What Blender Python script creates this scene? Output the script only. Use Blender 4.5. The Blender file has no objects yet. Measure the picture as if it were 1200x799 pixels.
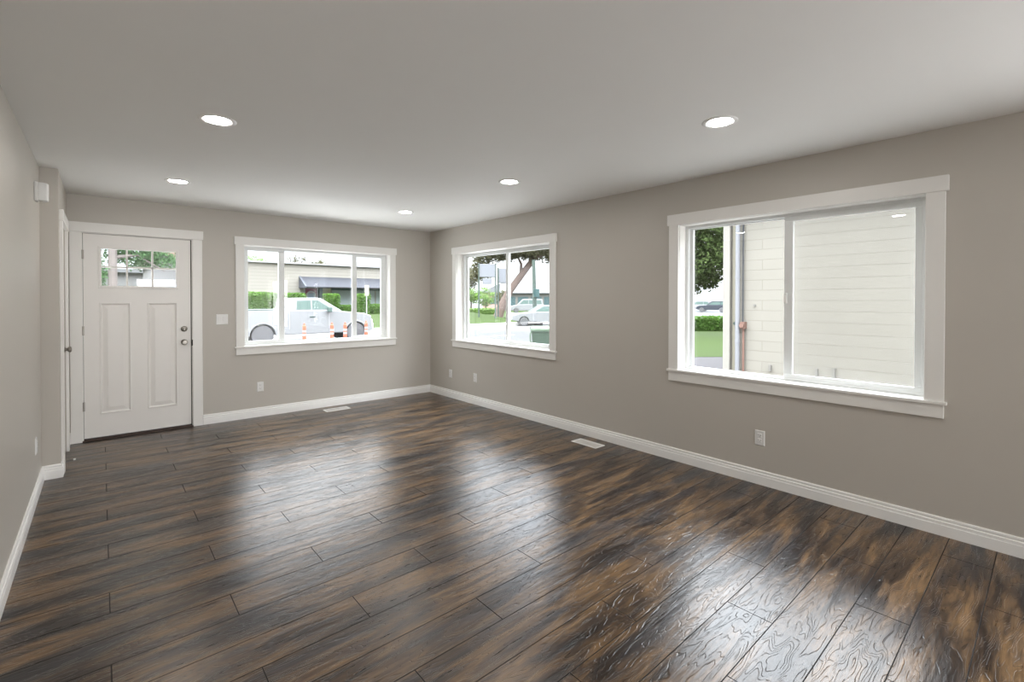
import bpy, bmesh, math, random
from mathutils import Vector, Matrix
PI = math.pi
R = math.radians
SC = bpy.context.scene
COL = SC.collection

# ------------------------------------------------------------------ camera, sky, exposure
cam_d = bpy.data.cameras.new('camera')
cam = bpy.data.objects.new('camera', cam_d)
COL.objects.link(cam)
SC.camera = cam
cam.location = (-3.8038, -6.2954, 1.4129)
_yaw, _pit, _rol = R(40.9686), R(0.5866), R(0.0489)
_F = Vector((math.sin(_yaw)*math.cos(_pit), math.cos(_yaw)*math.cos(_pit), -math.sin(_pit)))
_R = Vector((math.cos(_yaw), -math.sin(_yaw), 0))
_U = _R.cross(_F)
_R2 = _R*math.cos(_rol) + _U*math.sin(_rol)
_U2 = _U*math.cos(_rol) - _R*math.sin(_rol)
_m = Matrix((_R2, _U2, -_F)).transposed().to_4x4()
cam.rotation_euler = _m.to_euler()
cam_d.sensor_width = 36.0
cam_d.sensor_fit = 'HORIZONTAL'
cam_d.lens = 554.34*36.0/1200.0
cam_d.shift_x = -(600.17-600.0)/1200.0
cam_d.shift_y = (356.62-399.5)/1200.0
cam_d.clip_start = 0.05
cam_d.clip_end = 500

SC.view_settings.view_transform = 'Standard'
SC.view_settings.look = 'None'
SC.view_settings.gamma = 1.0
SC.view_settings.use_curve_mapping = False
SC.view_settings.exposure = 0.30
SC.cycles.use_denoising = True
SC.cycles.max_bounces = 12
SC.cycles.diffuse_bounces = 7
SC.cycles.glossy_bounces = 5
SC.cycles.transparent_max_bounces = 24
SC.cycles.sample_clamp_indirect = 6.0
SC.cycles.caustics_reflective = False
SC.cycles.caustics_refractive = False

SKY = 1.35            # radiance of the overcast sky at the horizon
ZENITH = 15.5         # and high up, where the cloud is thin
LAMP = 125.0           # recessed lamp lens radiance
world = bpy.data.worlds.new('overcast_sky')
SC.world = world
world.use_nodes = True
wn, wl = world.node_tree.nodes, world.node_tree.links
wn.clear()
wo = wn.new('ShaderNodeOutputWorld'); wb = wn.new('ShaderNodeBackground')
wt = wn.new('ShaderNodeTexCoord'); wz = wn.new('ShaderNodeTexNoise'); wr = wn.new('ShaderNodeValToRGB')
wz.inputs['Scale'].default_value = 2.2; wz.inputs['Detail'].default_value = 4
wr.color_ramp.elements[0].color = (0.86, 0.92, 1.0, 1); wr.color_ramp.elements[0].position = .35
wr.color_ramp.elements[1].color = (0.98, 0.99, 1.0, 1); wr.color_ramp.elements[1].position = .65
wl.new(wt.outputs['Generated'], wz.inputs['Vector']); wl.new(wz.outputs['Fac'], wr.inputs['Fac'])
wl.new(wr.outputs['Color'], wb.inputs['Color']); 
ws_ = wn.new('ShaderNodeSeparateXYZ'); wm = wn.new('ShaderNodeMapRange'); wm.interpolation_type = 'SMOOTHSTEP'
wm.inputs['From Min'].default_value = .20; wm.inputs['From Max'].default_value = .75
wm.inputs['To Min'].default_value = SKY; wm.inputs['To Max'].default_value = ZENITH
wl.new(wt.outputs['Generated'], ws_.inputs[0]); wl.new(ws_.outputs['Z'], wm.inputs['Value']); wl.new(wm.outputs[0], wb.inputs['Strength'])
wl.new(wb.outputs['Background'], wo.inputs['Surface'])

def portal(name, loc, rot, sx, sy):
    l = bpy.data.lights.new(name, 'AREA'); l.shape = 'RECTANGLE'; l.size = sx; l.size_y = sy
    l.cycles.is_portal = True
    o = bpy.data.objects.new(name, l); COL.objects.link(o); o.location = loc; o.rotation_euler = rot
    return o
# sky portals in the window openings (they only guide sampling, give no light of their own)
portal('sky_portal', (-1.60, .155, 1.45), (R(-90), 0, 0), 1.85, 1.22)
portal('sky_portal', (.155, -1.644, 1.45), (0, R(90), 0), 1.22, 1.85)
portal('sky_portal', (.155, -4.95, 1.43), (0, R(90), 0), 1.27, 1.63)
# added fill light at the unseen rear end, lifting the room's brightness
REAR = 185.0
_l = bpy.data.lights.new('rear_fill_light', 'AREA'); _l.shape = 'RECTANGLE'; _l.size = 2.6; _l.size_y = 1.95
_l.energy = REAR; _l.color = (1.0, 1.0, 1.0)
_o = bpy.data.objects.new('rear_fill_light', _l); COL.objects.link(_o); _o.location = (-1.6, -13.95, 1.12); _o.rotation_euler = (R(90), 0, 0)

SIDE = 55.0  # added fill light on the unseen right side, brightening the left wall
_l = bpy.data.lights.new('side_fill_light', 'AREA'); _l.shape = 'RECTANGLE'; _l.size = 1.30; _l.size_y = 1.9
_l.energy = SIDE
_o = bpy.data.objects.new('side_fill_light', _l); COL.objects.link(_o); _o.location = (.10, -8.0, 1.30); _o.rotation_euler = (0, R(90), 0)

# ------------------------------------------------------------------ helpers
def tag(o, label=None, cat=None, group=None, kind=None):
    if label: o['label'] = label
    if cat: o['category'] = cat
    if group: o['group'] = group
    if kind: o['kind'] = kind
    return o

def empty(name, loc=(0, 0, 0), rz=0.0):
    o = bpy.data.objects.new(name, None); COL.objects.link(o)
    o.location = loc; o.rotation_euler = (0, 0, rz); o.empty_display_size = .1
    return o

class MB:
    """collects shapes for one mesh"""
    def __init__(self): self.v = []; self.f = []
    def add(self, vs, fs):
        n = len(self.v); self.v += [tuple(v) for v in vs]; self.f += [tuple(i+n for i in f) for f in fs]
        return self
    def box(self, a, b):
        x0, x1 = sorted((a[0], b[0])); y0, y1 = sorted((a[1], b[1])); z0, z1 = sorted((a[2], b[2]))
        return self.add([(x0,y0,z0),(x1,y0,z0),(x1,y1,z0),(x0,y1,z0),(x0,y0,z1),(x1,y0,z1),(x1,y1,z1),(x0,y1,z1)],
                 [(0,3,2,1),(4,5,6,7),(0,1,5,4),(1,2,6,5),(2,3,7,6),(3,0,4,7)])
    def cyl(self, p0, p1, r0, r1=None, n=20):
        r1 = r0 if r1 is None else r1
        p0, p1 = Vector(p0), Vector(p1); d = (p1-p0).normalized()
        u = d.orthogonal().normalized(); w = d.cross(u)
        vs = []
        for p, r in ((p0, r0), (p1, r1)):
            for k in range(n):
                a = 2*PI*k/n; vs.append(p+u*(r*math.cos(a))+w*(r*math.sin(a)))
        fs = [(k, (k+1) % n, n+(k+1) % n, n+k) for k in range(n)]
        fs += [tuple(range(n-1, -1, -1)), tuple(range(n, 2*n))]
        return self.add(vs, fs)
    def tube(self, pts, rads, n=10):
        pts = [Vector(p) for p in pts]
        if not hasattr(rads, '__len__'): rads = [rads]*len(pts)
        vs = []; ref = None
        for i, p in enumerate(pts):
            d = (pts[min(i+1, len(pts)-1)]-pts[max(i-1, 0)]).normalized()
            if ref is None: ref = d.orthogonal().normalized()
            u = (ref-d*ref.dot(d)).normalized(); ref = u; w = d.cross(u)
            for k in range(n):
                a = 2*PI*k/n; vs.append(p+u*(rads[i]*math.cos(a))+w*(rads[i]*math.sin(a)))
        fs = []
        for i in range(len(pts)-1):
            for k in range(n):
                fs.append((i*n+k, i*n+(k+1) % n, (i+1)*n+(k+1) % n, (i+1)*n+k))
        fs += [tuple(range(n-1, -1, -1)), tuple(range((len(pts)-1)*n, len(pts)*n))]
        return self.add(vs, fs)
    def lathe(self, prof, axis_o, axis_d, n=28):
        """prof: list of (dist along axis, radius)"""
        o = Vector(axis_o); d = Vector(axis_d).normalized(); u = d.orthogonal().normalized(); w = d.cross(u)
        vs = []
        for t, r in prof:
            for k in range(n):
                a = 2*PI*k/n; vs.append(o+d*t+u*(r*math.cos(a))+w*(r*math.sin(a)))
        fs = []
        for i in range(len(prof)-1):
            for k in range(n):
                fs.append((i*n+k, i*n+(k+1) % n, (i+1)*n+(k+1) % n, (i+1)*n+k))
        if prof[0][1] > 1e-6: fs.append(tuple(range(n-1, -1, -1)))
        if prof[-1][1] > 1e-6: fs.append(tuple(range((len(prof)-1)*n, len(prof)*n)))
        return self.add(vs, fs)
    def prism(self, poly, fn0, fn1):
        """poly: 2D outline; fn0/fn1 map (a,b) to the two end points"""
        n = len(poly)
        vs = [fn0(*p) for p in poly]+[fn1(*p) for p in poly]
        fs = [(k, (k+1) % n, n+(k+1) % n, n+k) for k in range(n)]
        fs += [tuple(range(n-1, -1, -1)), tuple(range(n, 2*n))]
        return self.add(vs, fs)
    def build(self, name, mat, parent=None, bevel=0.0, smooth=False, segs=2, angle=35):
        me = bpy.data.meshes.new(name); me.from_pydata(self.v, [], self.f); me.update()
        bm = bmesh.new(); bm.from_mesh(me)
        bmesh.ops.recalc_face_normals(bm, faces=bm.faces)
        bm.to_mesh(me); bm.free()
        if smooth:
            for p in me.polygons: p.use_smooth = True
        o = bpy.data.objects.new(name, me); COL.objects.link(o)
        for m in (mat if isinstance(mat, (list, tuple)) else [mat]): me.materials.append(m)
        if parent: o.parent = parent
        if bevel:
            b = o.modifiers.new('bevel', 'BEVEL'); b.width = bevel; b.segments = segs
            b.limit_method = 'ANGLE'; b.angle_limit = R(40)
            b.harden_normals = False
        if smooth:
            me.set_sharp_from_angle(angle=R(angle))
        return o

def struct(mb, name, mat, **k):
    return tag(mb.build(name, mat, **k), kind='structure')

# ------------------------------------------------------------------ materials
def newmat(name):
    m = bpy.data.materials.new(name); m.use_nodes = True
    nt = m.node_tree; p = nt.nodes['Principled BSDF']
    return m, nt, p
def N(nt, t, **kw):
    n = nt.nodes.new(t)
    for k, v in kw.items():
        if k in n.inputs: n.inputs[k].default_value = v
        else: setattr(n, k, v)
    return n
def simple(name, col, rough=.5, metal=0.0, var=.06, scale=8.0, bump=0.0, bscale=200.0, spec=.5, ior=1.5):
    m, nt, p = newmat(name)
    tc = N(nt, 'ShaderNodeTexCoord'); nz = N(nt, 'ShaderNodeTexNoise', Scale=scale, Detail=3.0)
    nt.links.new(tc.outputs['Object'], nz.inputs['Vector'])
    mx = N(nt, 'ShaderNodeMix', data_type='RGBA')
    c = Vector(col[:3])
    mx.inputs[6].default_value = (*[max(0, x*(1-var)) for x in c], 1)
    mx.inputs[7].default_value = (*[min(1, x*(1+var)) for x in c], 1)
    nt.links.new(nz.outputs['Fac'], mx.inputs[0]); nt.links.new(mx.outputs[2], p.inputs['Base Color'])
    p.inputs['Roughness'].default_value = rough; p.inputs['Metallic'].default_value = metal
    p.inputs['Specular IOR Level'].default_value = spec; p.inputs['IOR'].default_value = ior
    if bump:
        n2 = N(nt, 'ShaderNodeTexNoise', Scale=bscale, Detail=2.0)
        nt.links.new(tc.outputs['Object'], n2.inputs['Vector'])
        b = N(nt, 'ShaderNodeBump', Strength=bump, Distance=.002)
        nt.links.new(n2.outputs['Fac'], b.inputs['Height']); nt.links.new(b.outputs['Normal'], p.inputs['Normal'])
    return m

WALL_C = (.525, .495, .45)
M_wall = simple('greige_eggshell_paint', WALL_C, rough=.42, var=.012, scale=3, bump=.10, bscale=260, spec=.45)
M_ceil = simple('ceiling_paint', (.82, .82, .81), rough=.75, var=.01, scale=3, bump=.15, bscale=150)
M_trim = simple('white_trim_paint', (.82, .81, .785), rough=.34, var=.01)
M_base = simple('bright_white_baseboard_paint', (.90, .895, .88), rough=.3, var=.01)
M_door = simple('door_paint', (.82, .80, .775), rough=.38, var=.01)
M_vinyl = simple('white_vinyl', (.78, .80, .80), rough=.3, var=.01)
M_plast = simple('white_plastic', (.80, .80, .79), rough=.35, var=.01)
M_slot = simple('dark_slot', (.03, .03, .03), rough=.6)
M_nickel = simple('satin_nickel', (.34, .32, .29), rough=.36, metal=1.0, var=.04)
M_bronze = simple('dark_threshold_wood', (.045, .022, .014), rough=.45, var=.3, scale=20)
M_gasket = simple('dark_weatherstrip', (.035, .03, .025), rough=.7)
M_ext = simple('exterior_stucco', (.62, .60, .55), rough=.8, var=.05, bump=.3, bscale=60)
M_steel = simple('painted_vent_steel', (.78, .76, .73), rough=.4, var=.01)

def glass_mat(name, tint=(1, 1, 1), refl=1.0):
    m = bpy.data.materials.new(name); m.use_nodes = True; nt = m.node_tree; nt.nodes.clear()
    o = N(nt, 'ShaderNodeOutputMaterial'); mx = N(nt, 'ShaderNodeMixShader')
    t = N(nt, 'ShaderNodeBsdfTransparent'); g = N(nt, 'ShaderNodeBsdfGlossy'); g.inputs['Roughness'].default_value = 0.0
    t.inputs['Color'].default_value = (*tint, 1)
    fr = N(nt, 'ShaderNodeFresnel'); fr.inputs['IOR'].default_value = 1.5
    ml = N(nt, 'ShaderNodeMath', operation='MULTIPLY'); ml.inputs[1].default_value = refl
    # node normals may face either way on a thin pane, so the layer weight is symmetric
    geo = N(nt, 'ShaderNodeNewGeometry')
    dot = N(nt, 'ShaderNodeVectorMath', operation='DOT_PRODUCT')
    nt.links.new(geo.outputs['Incoming'], dot.inputs[0]); nt.links.new(geo.outputs['Normal'], dot.inputs[1])
    ab = N(nt, 'ShaderNodeMath', operation='ABSOLUTE'); nt.links.new(dot.outputs['Value'], ab.inputs[0])
    sb = N(nt, 'ShaderNodeMath', operation='SUBTRACT'); sb.inputs[0].default_value = 1.0; nt.links.new(ab.outputs[0], sb.inputs[1])
    pw = N(nt, 'ShaderNodeMath', operation='POWER'); nt.links.new(sb.outputs[0], pw.inputs[0]); pw.inputs[1].default_value = 5.0
    ma = N(nt, 'ShaderNodeMath', operation='MULTIPLY_ADD'); nt.links.new(pw.outputs[0], ma.inputs[0])
    ma.inputs[1].default_value = .90; ma.inputs[2].default_value = .07
    nt.links.new(ma.outputs[0], ml.inputs[0])
    nt.links.new(ml.outputs[0], mx.inputs[0]); nt.links.new(t.outputs[0], mx.inputs[1]); nt.links.new(g.outputs[0], mx.inputs[2])
    nt.links.new(mx.outputs[0], o.inputs['Surface'])
    return m
M_glass = glass_mat('window_glass', (.97, .985, .98))
def screen_mat():
    m = bpy.data.materials.new('insect_mesh'); m.use_nodes = True; nt = m.node_tree; nt.nodes.clear()
    o = N(nt, 'ShaderNodeOutputMaterial'); mx = N(nt, 'ShaderNodeMixShader'); mx.inputs[0].default_value = .22
    t = N(nt, 'ShaderNodeBsdfTransparent'); d = N(nt, 'ShaderNodeBsdfDiffuse'); d.inputs['Color'].default_value = (.45, .45, .43, 1)
    nt.links.new(t.outputs[0], mx.inputs[1]); nt.links.new(d.outputs[0], mx.inputs[2]); nt.links.new(mx.outputs[0], o.inputs['Surface'])
    return m
M_screen = screen_mat()
def emit(name, col, s):
    m = bpy.data.materials.new(name); m.use_nodes = True; nt = m.node_tree; nt.nodes.clear()
    o = N(nt, 'ShaderNodeOutputMaterial'); e = N(nt, 'ShaderNodeEmission'); e.inputs[0].default_value = (*col, 1); e.inputs[1].default_value = s
    nt.links.new(e.outputs[0], o.inputs['Surface']); return m
M_lens = emit('lit_lamp_lens', (1.0, .96, .91), LAMP)

def floor_mat():
    m, nt, p = newmat('hand_scraped_planks'); L = nt.links.new
    tc = N(nt, 'ShaderNodeTexCoord'); at = N(nt, 'ShaderNodeAttribute', attribute_name='plank_seed')
    # shift the grain per plank
    off = N(nt, 'ShaderNodeVectorMath', operation='MULTIPLY'); L(at.outputs['Color'], off.inputs[0]); off.inputs[1].default_value = (37, 61, 19)
    ad = N(nt, 'ShaderNodeVectorMath', operation='ADD'); L(tc.outputs['Object'], ad.inputs[0]); L(off.outputs[0], ad.inputs[1])
    st = N(nt, 'ShaderNodeVectorMath', operation='MULTIPLY'); L(ad.outputs[0], st.inputs[0]); st.inputs[1].default_value = (.85, 4.6, 1.0)
    # warp
    w1 = N(nt, 'ShaderNodeTexNoise', Scale=1.7, Detail=3.0); L(st.outputs[0], w1.inputs['Vector'])
    ws = N(nt, 'ShaderNodeVectorMath', operation='MULTIPLY_ADD'); L(w1.outputs['Color'], ws.inputs[0]); ws.inputs[1].default_value = (.7, .7, .7); L(st.outputs[0], ws.inputs[2])
    # broad colour patches
    big = N(nt, 'ShaderNodeTexNoise', Scale=2.0, Detail=5.0, Roughness=.62); L(ws.outputs[0], big.inputs['Vector'])
    ramp = N(nt, 'ShaderNodeValToRGB'); L(big.outputs['Fac'], ramp.inputs[0])
    cr = ramp.color_ramp
    cols = [(.30, (.007, .005, .005)), (.41, (.019, .012, .009)), (.475, (.042, .026, .016)), (.53, (.078, .047, .025)), (.61, (.135, .080, .038)), (.72, (.060, .037, .023))]
    cr.elements[0].position, cr.elements[0].color = cols[0][0], (*cols[0][1], 1)
    cr.elements[1].position, cr.elements[1].color = cols[-1][0], (*cols[-1][1], 1)
    for q, c in cols[1:-1]:
        e = cr.elements.new(q); e.color = (*c, 1)
    # blue-grey smoky patches
    g2 = N(nt, 'ShaderNodeTexNoise', Scale=1.5, Detail=4.0, Roughness=.6); 
    sh = N(nt, 'ShaderNodeVectorMath', operation='ADD'); L(ws.outputs[0], sh.inputs[0]); sh.inputs[1].default_value = (11, 7, 3); L(sh.outputs[0], g2.inputs['Vector'])
    gm = N(nt, 'ShaderNodeMapRange'); gm.inputs[1].default_value = .53; gm.inputs[2].default_value = .68; gm.inputs[4].default_value = .5; L(g2.outputs['Fac'], gm.inputs[0])
    mx = N(nt, 'ShaderNodeMix', data_type='RGBA'); L(gm.outputs[0], mx.inputs[0]); L(ramp.outputs['Color'], mx.inputs[6]); mx.inputs[7].default_value = (.045, .050, .060, 1)
    # fine streaks along the grain
    s2 = N(nt, 'ShaderNodeVectorMath', operation='MULTIPLY'); L(ad.outputs[0], s2.inputs[0]); s2.inputs[1].default_value = (3.0, 42.0, 1.0)
    fine = N(nt, 'ShaderNodeTexNoise', Scale=2.0, Detail=4.0, Roughness=.6, Distortion=.5); L(s2.outputs[0], fine.inputs['Vector'])
    fm = N(nt, 'ShaderNodeMapRange'); fm.inputs[1].default_value = .3; fm.inputs[2].default_value = .7; fm.inputs[3].default_value = .62; fm.inputs[4].default_value = 1.35; L(fine.outputs['Fac'], fm.inputs[0])
    mul = N(nt, 'ShaderNodeVectorMath', operation='SCALE'); L(mx.outputs[2], mul.inputs[0]); L(fm.outputs[0], mul.inputs['Scale'])
    # per plank tone
    pt = N(nt, 'ShaderNodeSeparateColor'); L(at.outputs['Color'], pt.inputs[0])
    pm = N(nt, 'ShaderNodeMapRange'); pm.inputs[3].default_value = .72; pm.inputs[4].default_value = 1.3; L(pt.outputs[2], pm.inputs[0])
    mul2 = N(nt, 'ShaderNodeVectorMath', operation='SCALE'); L(mul.outputs[0], mul2.inputs[0]); L(pm.outputs[0], mul2.inputs['Scale'])
    # contour-like scraped grain lines
    cn = N(nt, 'ShaderNodeTexNoise', Scale=1.35, Detail=2.5, Roughness=.55); L(ws.outputs[0], cn.inputs['Vector'])
    cm = N(nt, 'ShaderNodeMath', operation='MULTIPLY'); L(cn.outputs['Fac'], cm.inputs[0]); cm.inputs[1].default_value = 29.0
    cf = N(nt, 'ShaderNodeMath', operation='PINGPONG'); L(cm.outputs[0], cf.inputs[0]); cf.inputs[1].default_value = .5
    ln = N(nt, 'ShaderNodeMapRange', interpolation_type='SMOOTHSTEP'); ln.inputs[1].default_value = 0.0; ln.inputs[2].default_value = .10; L(cf.outputs[0], ln.inputs[0])
    brk = N(nt, 'ShaderNodeTexNoise', Scale=9.0, Detail=2.0); L(st.outputs[0], brk.inputs['Vector'])
    bm_ = N(nt, 'ShaderNodeMapRange'); bm_.inputs[1].default_value = .50; bm_.inputs[2].default_value = .60; L(brk.outputs['Fac'], bm_.inputs[0])
    lx = N(nt, 'ShaderNodeMath', operation='MAXIMUM'); L(ln.outputs[0], lx.inputs[0]); L(bm_.outputs[0], lx.inputs[1])
    lc = N(nt, 'ShaderNodeMapRange'); lc.inputs[3].default_value = .55; lc.inputs[4].default_value = 1.0; L(lx.outputs[0], lc.inputs[0])
    mul3 = N(nt, 'ShaderNodeVectorMath', operation='SCALE'); L(mul2.outputs[0], mul3.inputs[0]); L(lc.outputs[0], mul3.inputs['Scale'])
    # roughness + bump
    rr = N(nt, 'ShaderNodeMapRange'); rr.inputs[3].default_value = .24; rr.inputs[4].default_value = .34; L(fine.outputs['Fac'], rr.inputs[0])
    wav = N(nt, 'ShaderNodeTexNoise', Scale=5.0, Detail=2.0); L(st.outputs[0], wav.inputs['Vector'])
    h1 = N(nt, 'ShaderNodeMath', operation='MULTIPLY'); L(wav.outputs['Fac'], h1.inputs[0]); h1.inputs[1].default_value = 1.3
    h2 = N(nt, 'ShaderNodeMath', operation='MULTIPLY_ADD'); L(lx.outputs[0], h2.inputs[0]); h2.inputs[1].default_value = .50; L(h1.outputs[0], h2.inputs[2])
    h3 = N(nt, 'ShaderNodeMath', operation='MULTIPLY_ADD'); L(fine.outputs['Fac'], h3.inputs[0]); h3.inputs[1].default_value = .45; L(h2.outputs[0], h3.inputs[2])
    b = N(nt, 'ShaderNodeBump', Strength=.62, Distance=.0022); L(h3.outputs[0], b.inputs['Height']); 
    nt.nodes.remove(p); out = nt.nodes['Material Output']
    df = N(nt, 'ShaderNodeBsdfDiffuse'); gl = N(nt, 'ShaderNodeBsdfGlossy', distribution='BECKMANN'); fr = N(nt, 'ShaderNodeFresnel'); ms = N(nt, 'ShaderNodeMixShader')
    fr.inputs['IOR'].default_value = 1.65
    L(mul3.outputs[0], df.inputs['Color']); L(rr.outputs[0], gl.inputs['Roughness'])
    for q in (df, gl, fr): L(b.outputs['Normal'], q.inputs['Normal'])
    L(fr.outputs[0], ms.inputs[0]); L(df.outputs[0], ms.inputs[1]); L(gl.outputs[0], ms.inputs[2]); L(ms.outputs[0], out.inputs['Surface'])
    return m
M_floor = floor_mat()
M_gap = simple('plank_gap', (.008, .006, .005), rough=.8)

# ------------------------------------------------------------------ room shell
H = 2.44
WX = -4.162      # left wall face
BX = -4.055      # face of the wall that steps out beside the entry
BY = -1.12       # where it steps out
YR = -14.0       # rear wall face (behind the camera)
T = .17
# openings
BW = dict(a=-2.53, b=-.675, z0=.855, z1=2.055)        # back window (along X)
MW = dict(a=-2.568, b=-.72, z0=.838, z1=2.055)        # middle window on right wall (along Y)
RW = dict(a=-5.768, b=-4.135, z0=.80, z1=2.062)       # right window on right wall (along Y)
SW = dict(a=-9.0, b=-7.0, z0=.62, z1=1.98)            # unseen side opening, added for light from the right
DO = dict(a=-3.955, b=-3.035, z0=0.0, z1=2.078)
CD = dict(a=-.955, b=-.295, z1=2.045)                 # closet door on the stepped wall (along Y)

mb = MB()   # back wall
mb.box((WX-.2, 0, -.05), (DO['a'], T, H)).box((DO['a'], 0, DO['z1']), (DO['b'], T, H)).box((DO['b'], 0, -.05), (BW['a'], T, H))
mb.box((BW['a'], 0, -.05), (BW['b'], T, BW['z0'])).box((BW['a'], 0, BW['z1']), (BW['b'], T, H)).box((BW['b'], 0, -.05), (T, T, H))
mb.box((DO['a'], .03, -.05), (DO['b'], T, -.002))
struct(mb, 'wall_back', M_wall)
mb = MB()   # right wall
ys = [0, MW['b'], MW['a'], RW['b'], RW['a'], YR]
mb.box((0, ys[0], -.05), (T, ys[1], H)).box((0, ys[1], -.05), (T, ys[2], MW['z0'])).box((0, ys[1], MW['z1']), (T, ys[2], H))
mb.box((0, ys[2], -.05), (T, ys[3], H)).box((0, ys[3], -.05), (T, ys[4], RW['z0'])).box((0, ys[3], RW['z1']), (T, ys[4], H))
mb.box((0, ys[4], -.05), (T, SW['b'], H)).box((0, SW['b'], -.05), (T, SW['a'], SW['z0'])).box((0, SW['b'], SW['z1']), (T, SW['a'], H)).box((0, SW['a'], -.05), (T, ys[5]-T, H))
struct(mb, 'wall_right', M_wall)
mb = MB()   # left wall with the step
mb.box((WX-.2, YR-T, -.05), (WX, BY, H))
mb.box((WX-.2, BY, -.05), (BX, CD['a'], H)).box((WX-.2, CD['a'], CD['z1']), (BX, CD['b'], H)).box((WX-.2, CD['b'], -.05), (BX, 0, H))
mb.box((WX-.2, CD['a'], -.05), (WX-.08, CD['b'], CD['z1']))
struct(mb, 'wall_left', M_wall, bevel=.004)
PD = dict(a=-3.0, b=-.2, z1=2.15)
mb = MB()   # rear wall, with an unseen wide opening added to let light in
mb.box((WX-.2, YR-T, -.05), (PD['a'], YR, H)).box((PD['a'], YR-T, PD['z1']), (PD['b'], YR, H)).box((PD['b'], YR-T, -.05), (T, YR, H))
struct(mb, 'wall_rear', M_wall)
LIGHTS = [(-3.295, -1.27), (-1.10, -1.27), (-3.295, -3.13), (-1.11, -3.155), (-3.295, -5.02), (-1.10, -5.01)]
struct(MB().box((WX-.2, YR-T, H), (T, T, H+.25)), 'ceiling', M_ceil)
struct(MB().box((WX-.45, YR-.4, H+.25), (.42, .42, H+.40)), 'roof', M_ext)
struct(MB().box((-5.2, T, 2.36), (-2.35, 2.0, 2.52)).box((-5.2, 1.86, 2.30), (-2.35, 2.0, 2.36)), 'added_porch_roof', M_ext)  # unseen slab over the door, added to keep sky glare off the floor

# floor planks: one mesh, boards with tiny bevelled edges over a dark subfloor
def make_floor():
    random.seed(7)
    W, LP, g, ch, dp = .198, 1.31, .0006, .0016, .0016
    vs = []; fs = []; seeds = []; mats = []
    k = -50
    while True:
        y0 = -4.305+W*k; y1 = y0+W
        if y0 > .02: break
        k += 1
        if y1 < YR: continue
        ya, yb = max(y0, YR), min(y1, .03)
        if yb-ya < .01: continue
        off = (-2.91+.4367*((k-1) % 3))
        n0 = math.floor((WX-off)/LP)-1
        x = off+n0*LP
        while x < 0:
            xa, xb = max(x, WX), min(x+LP, 0); x += LP
            if xb-xa < .01: continue
            s = (random.random(), random.random(), random.random())
            a0, a1, b0, b1 = xa+g, xb-g, ya+g, yb-g
            i = len(vs)
            vs += [(a0,b0,-dp),(a1,b0,-dp),(a1,b1,-dp),(a0,b1,-dp),(a0+ch,b0+ch,0),(a1-ch,b0+ch,0),(a1-ch,b1-ch,0),(a0+ch,b1-ch,0)]
            ff = [(4,5,6,7),(0,1,5,4),(1,2,6,5),(2,3,7,6),(3,0,4,7)]
            for q, f in enumerate(ff):
                fs.append(tuple(i+j for j in f)); seeds.append(s); mats.append(0 if q == 0 else 1)
    i = len(vs)
    vs += [(WX-.15,YR-.1,-.43),(.1,YR-.1,-.43),(.1,.1,-.43),(WX-.15,.1,-.43),(WX-.15,YR-.1,-dp),(.1,YR-.1,-dp),(.1,.1,-dp),(WX-.15,.1,-dp)]
    for f in [(0,3,2,1),(4,5,6,7),(0,1,5,4),(1,2,6,5),(2,3,7,6),(3,0,4,7)]:
        fs.append(tuple(i+j for j in f)); seeds.append((0,0,0)); mats.append(1)
    me = bpy.data.meshes.new('floor'); me.from_pydata(vs, [], fs); me.update()
    me.materials.append(M_floor); me.materials.append(M_gap)
    a = me.attributes.new('plank_seed', 'FLOAT_COLOR', 'FACE')
    for j, s in enumerate(seeds): a.data[j].color = (*s, 1); me.polygons[j].material_index = mats[j]
    o = bpy.data.objects.new('floor', me); COL.objects.link(o); tag(o, kind='structure')
make_floor()

# baseboards: moulded profile swept along straight runs with mitred ends
BP = [(0, 0), (.0145, 0), (.0145, .064), (.0125, .067), (.0125, .084), (.0060, .088), (.0052, .092), (.0095, .095), (.0095, .104), (.0065, .110), (0, .110)]
def base_run(name, p0, p1, nrm, m0=0, m1=0):
    """m0/m1: +1 inside-corner mitre (shortens outward face), -1 outside corner (lengthens)"""
    p0, p1, nrm = Vector(p0), Vector(p1), Vector(nrm); d = (p1-p0).normalized()
    f0 = lambda t, z: (p0+nrm*t+d*(t*m0)+Vector((0, 0, z)))
    f1 = lambda t, z: (p1+nrm*t-d*(t*m1)+Vector((0, 0, z)))
    return struct(MB().prism(BP, f0, f1), name, M_base)
base_run('baseboard_back', (-2.945, 0, 0), (0, 0, 0), (0, -1, 0), 0, 1)
base_run('baseboard_back', (BX, 0, 0), (-4.033, 0, 0), (0, -1, 0), 1, 0)
base_run('baseboard_right', (0, YR, 0), (0, 0, 0), (-1, 0, 0), 0, 1)
base_run('baseboard_left', (WX, YR, 0), (WX, BY, 0), (1, 0, 0), 0, 1)
base_run('baseboard_left', (WX, BY, 0), (BX, BY, 0), (0, -1, 0), 1, -1)
base_run('baseboard_left', (BX, BY, 0), (BX, CD['a']-.088, 0), (1, 0, 0), -1, 0)
base_run('baseboard_left', (BX, CD['b']+.088, 0), (BX, 0, 0), (1, 0, 0), 0, 1)

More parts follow.
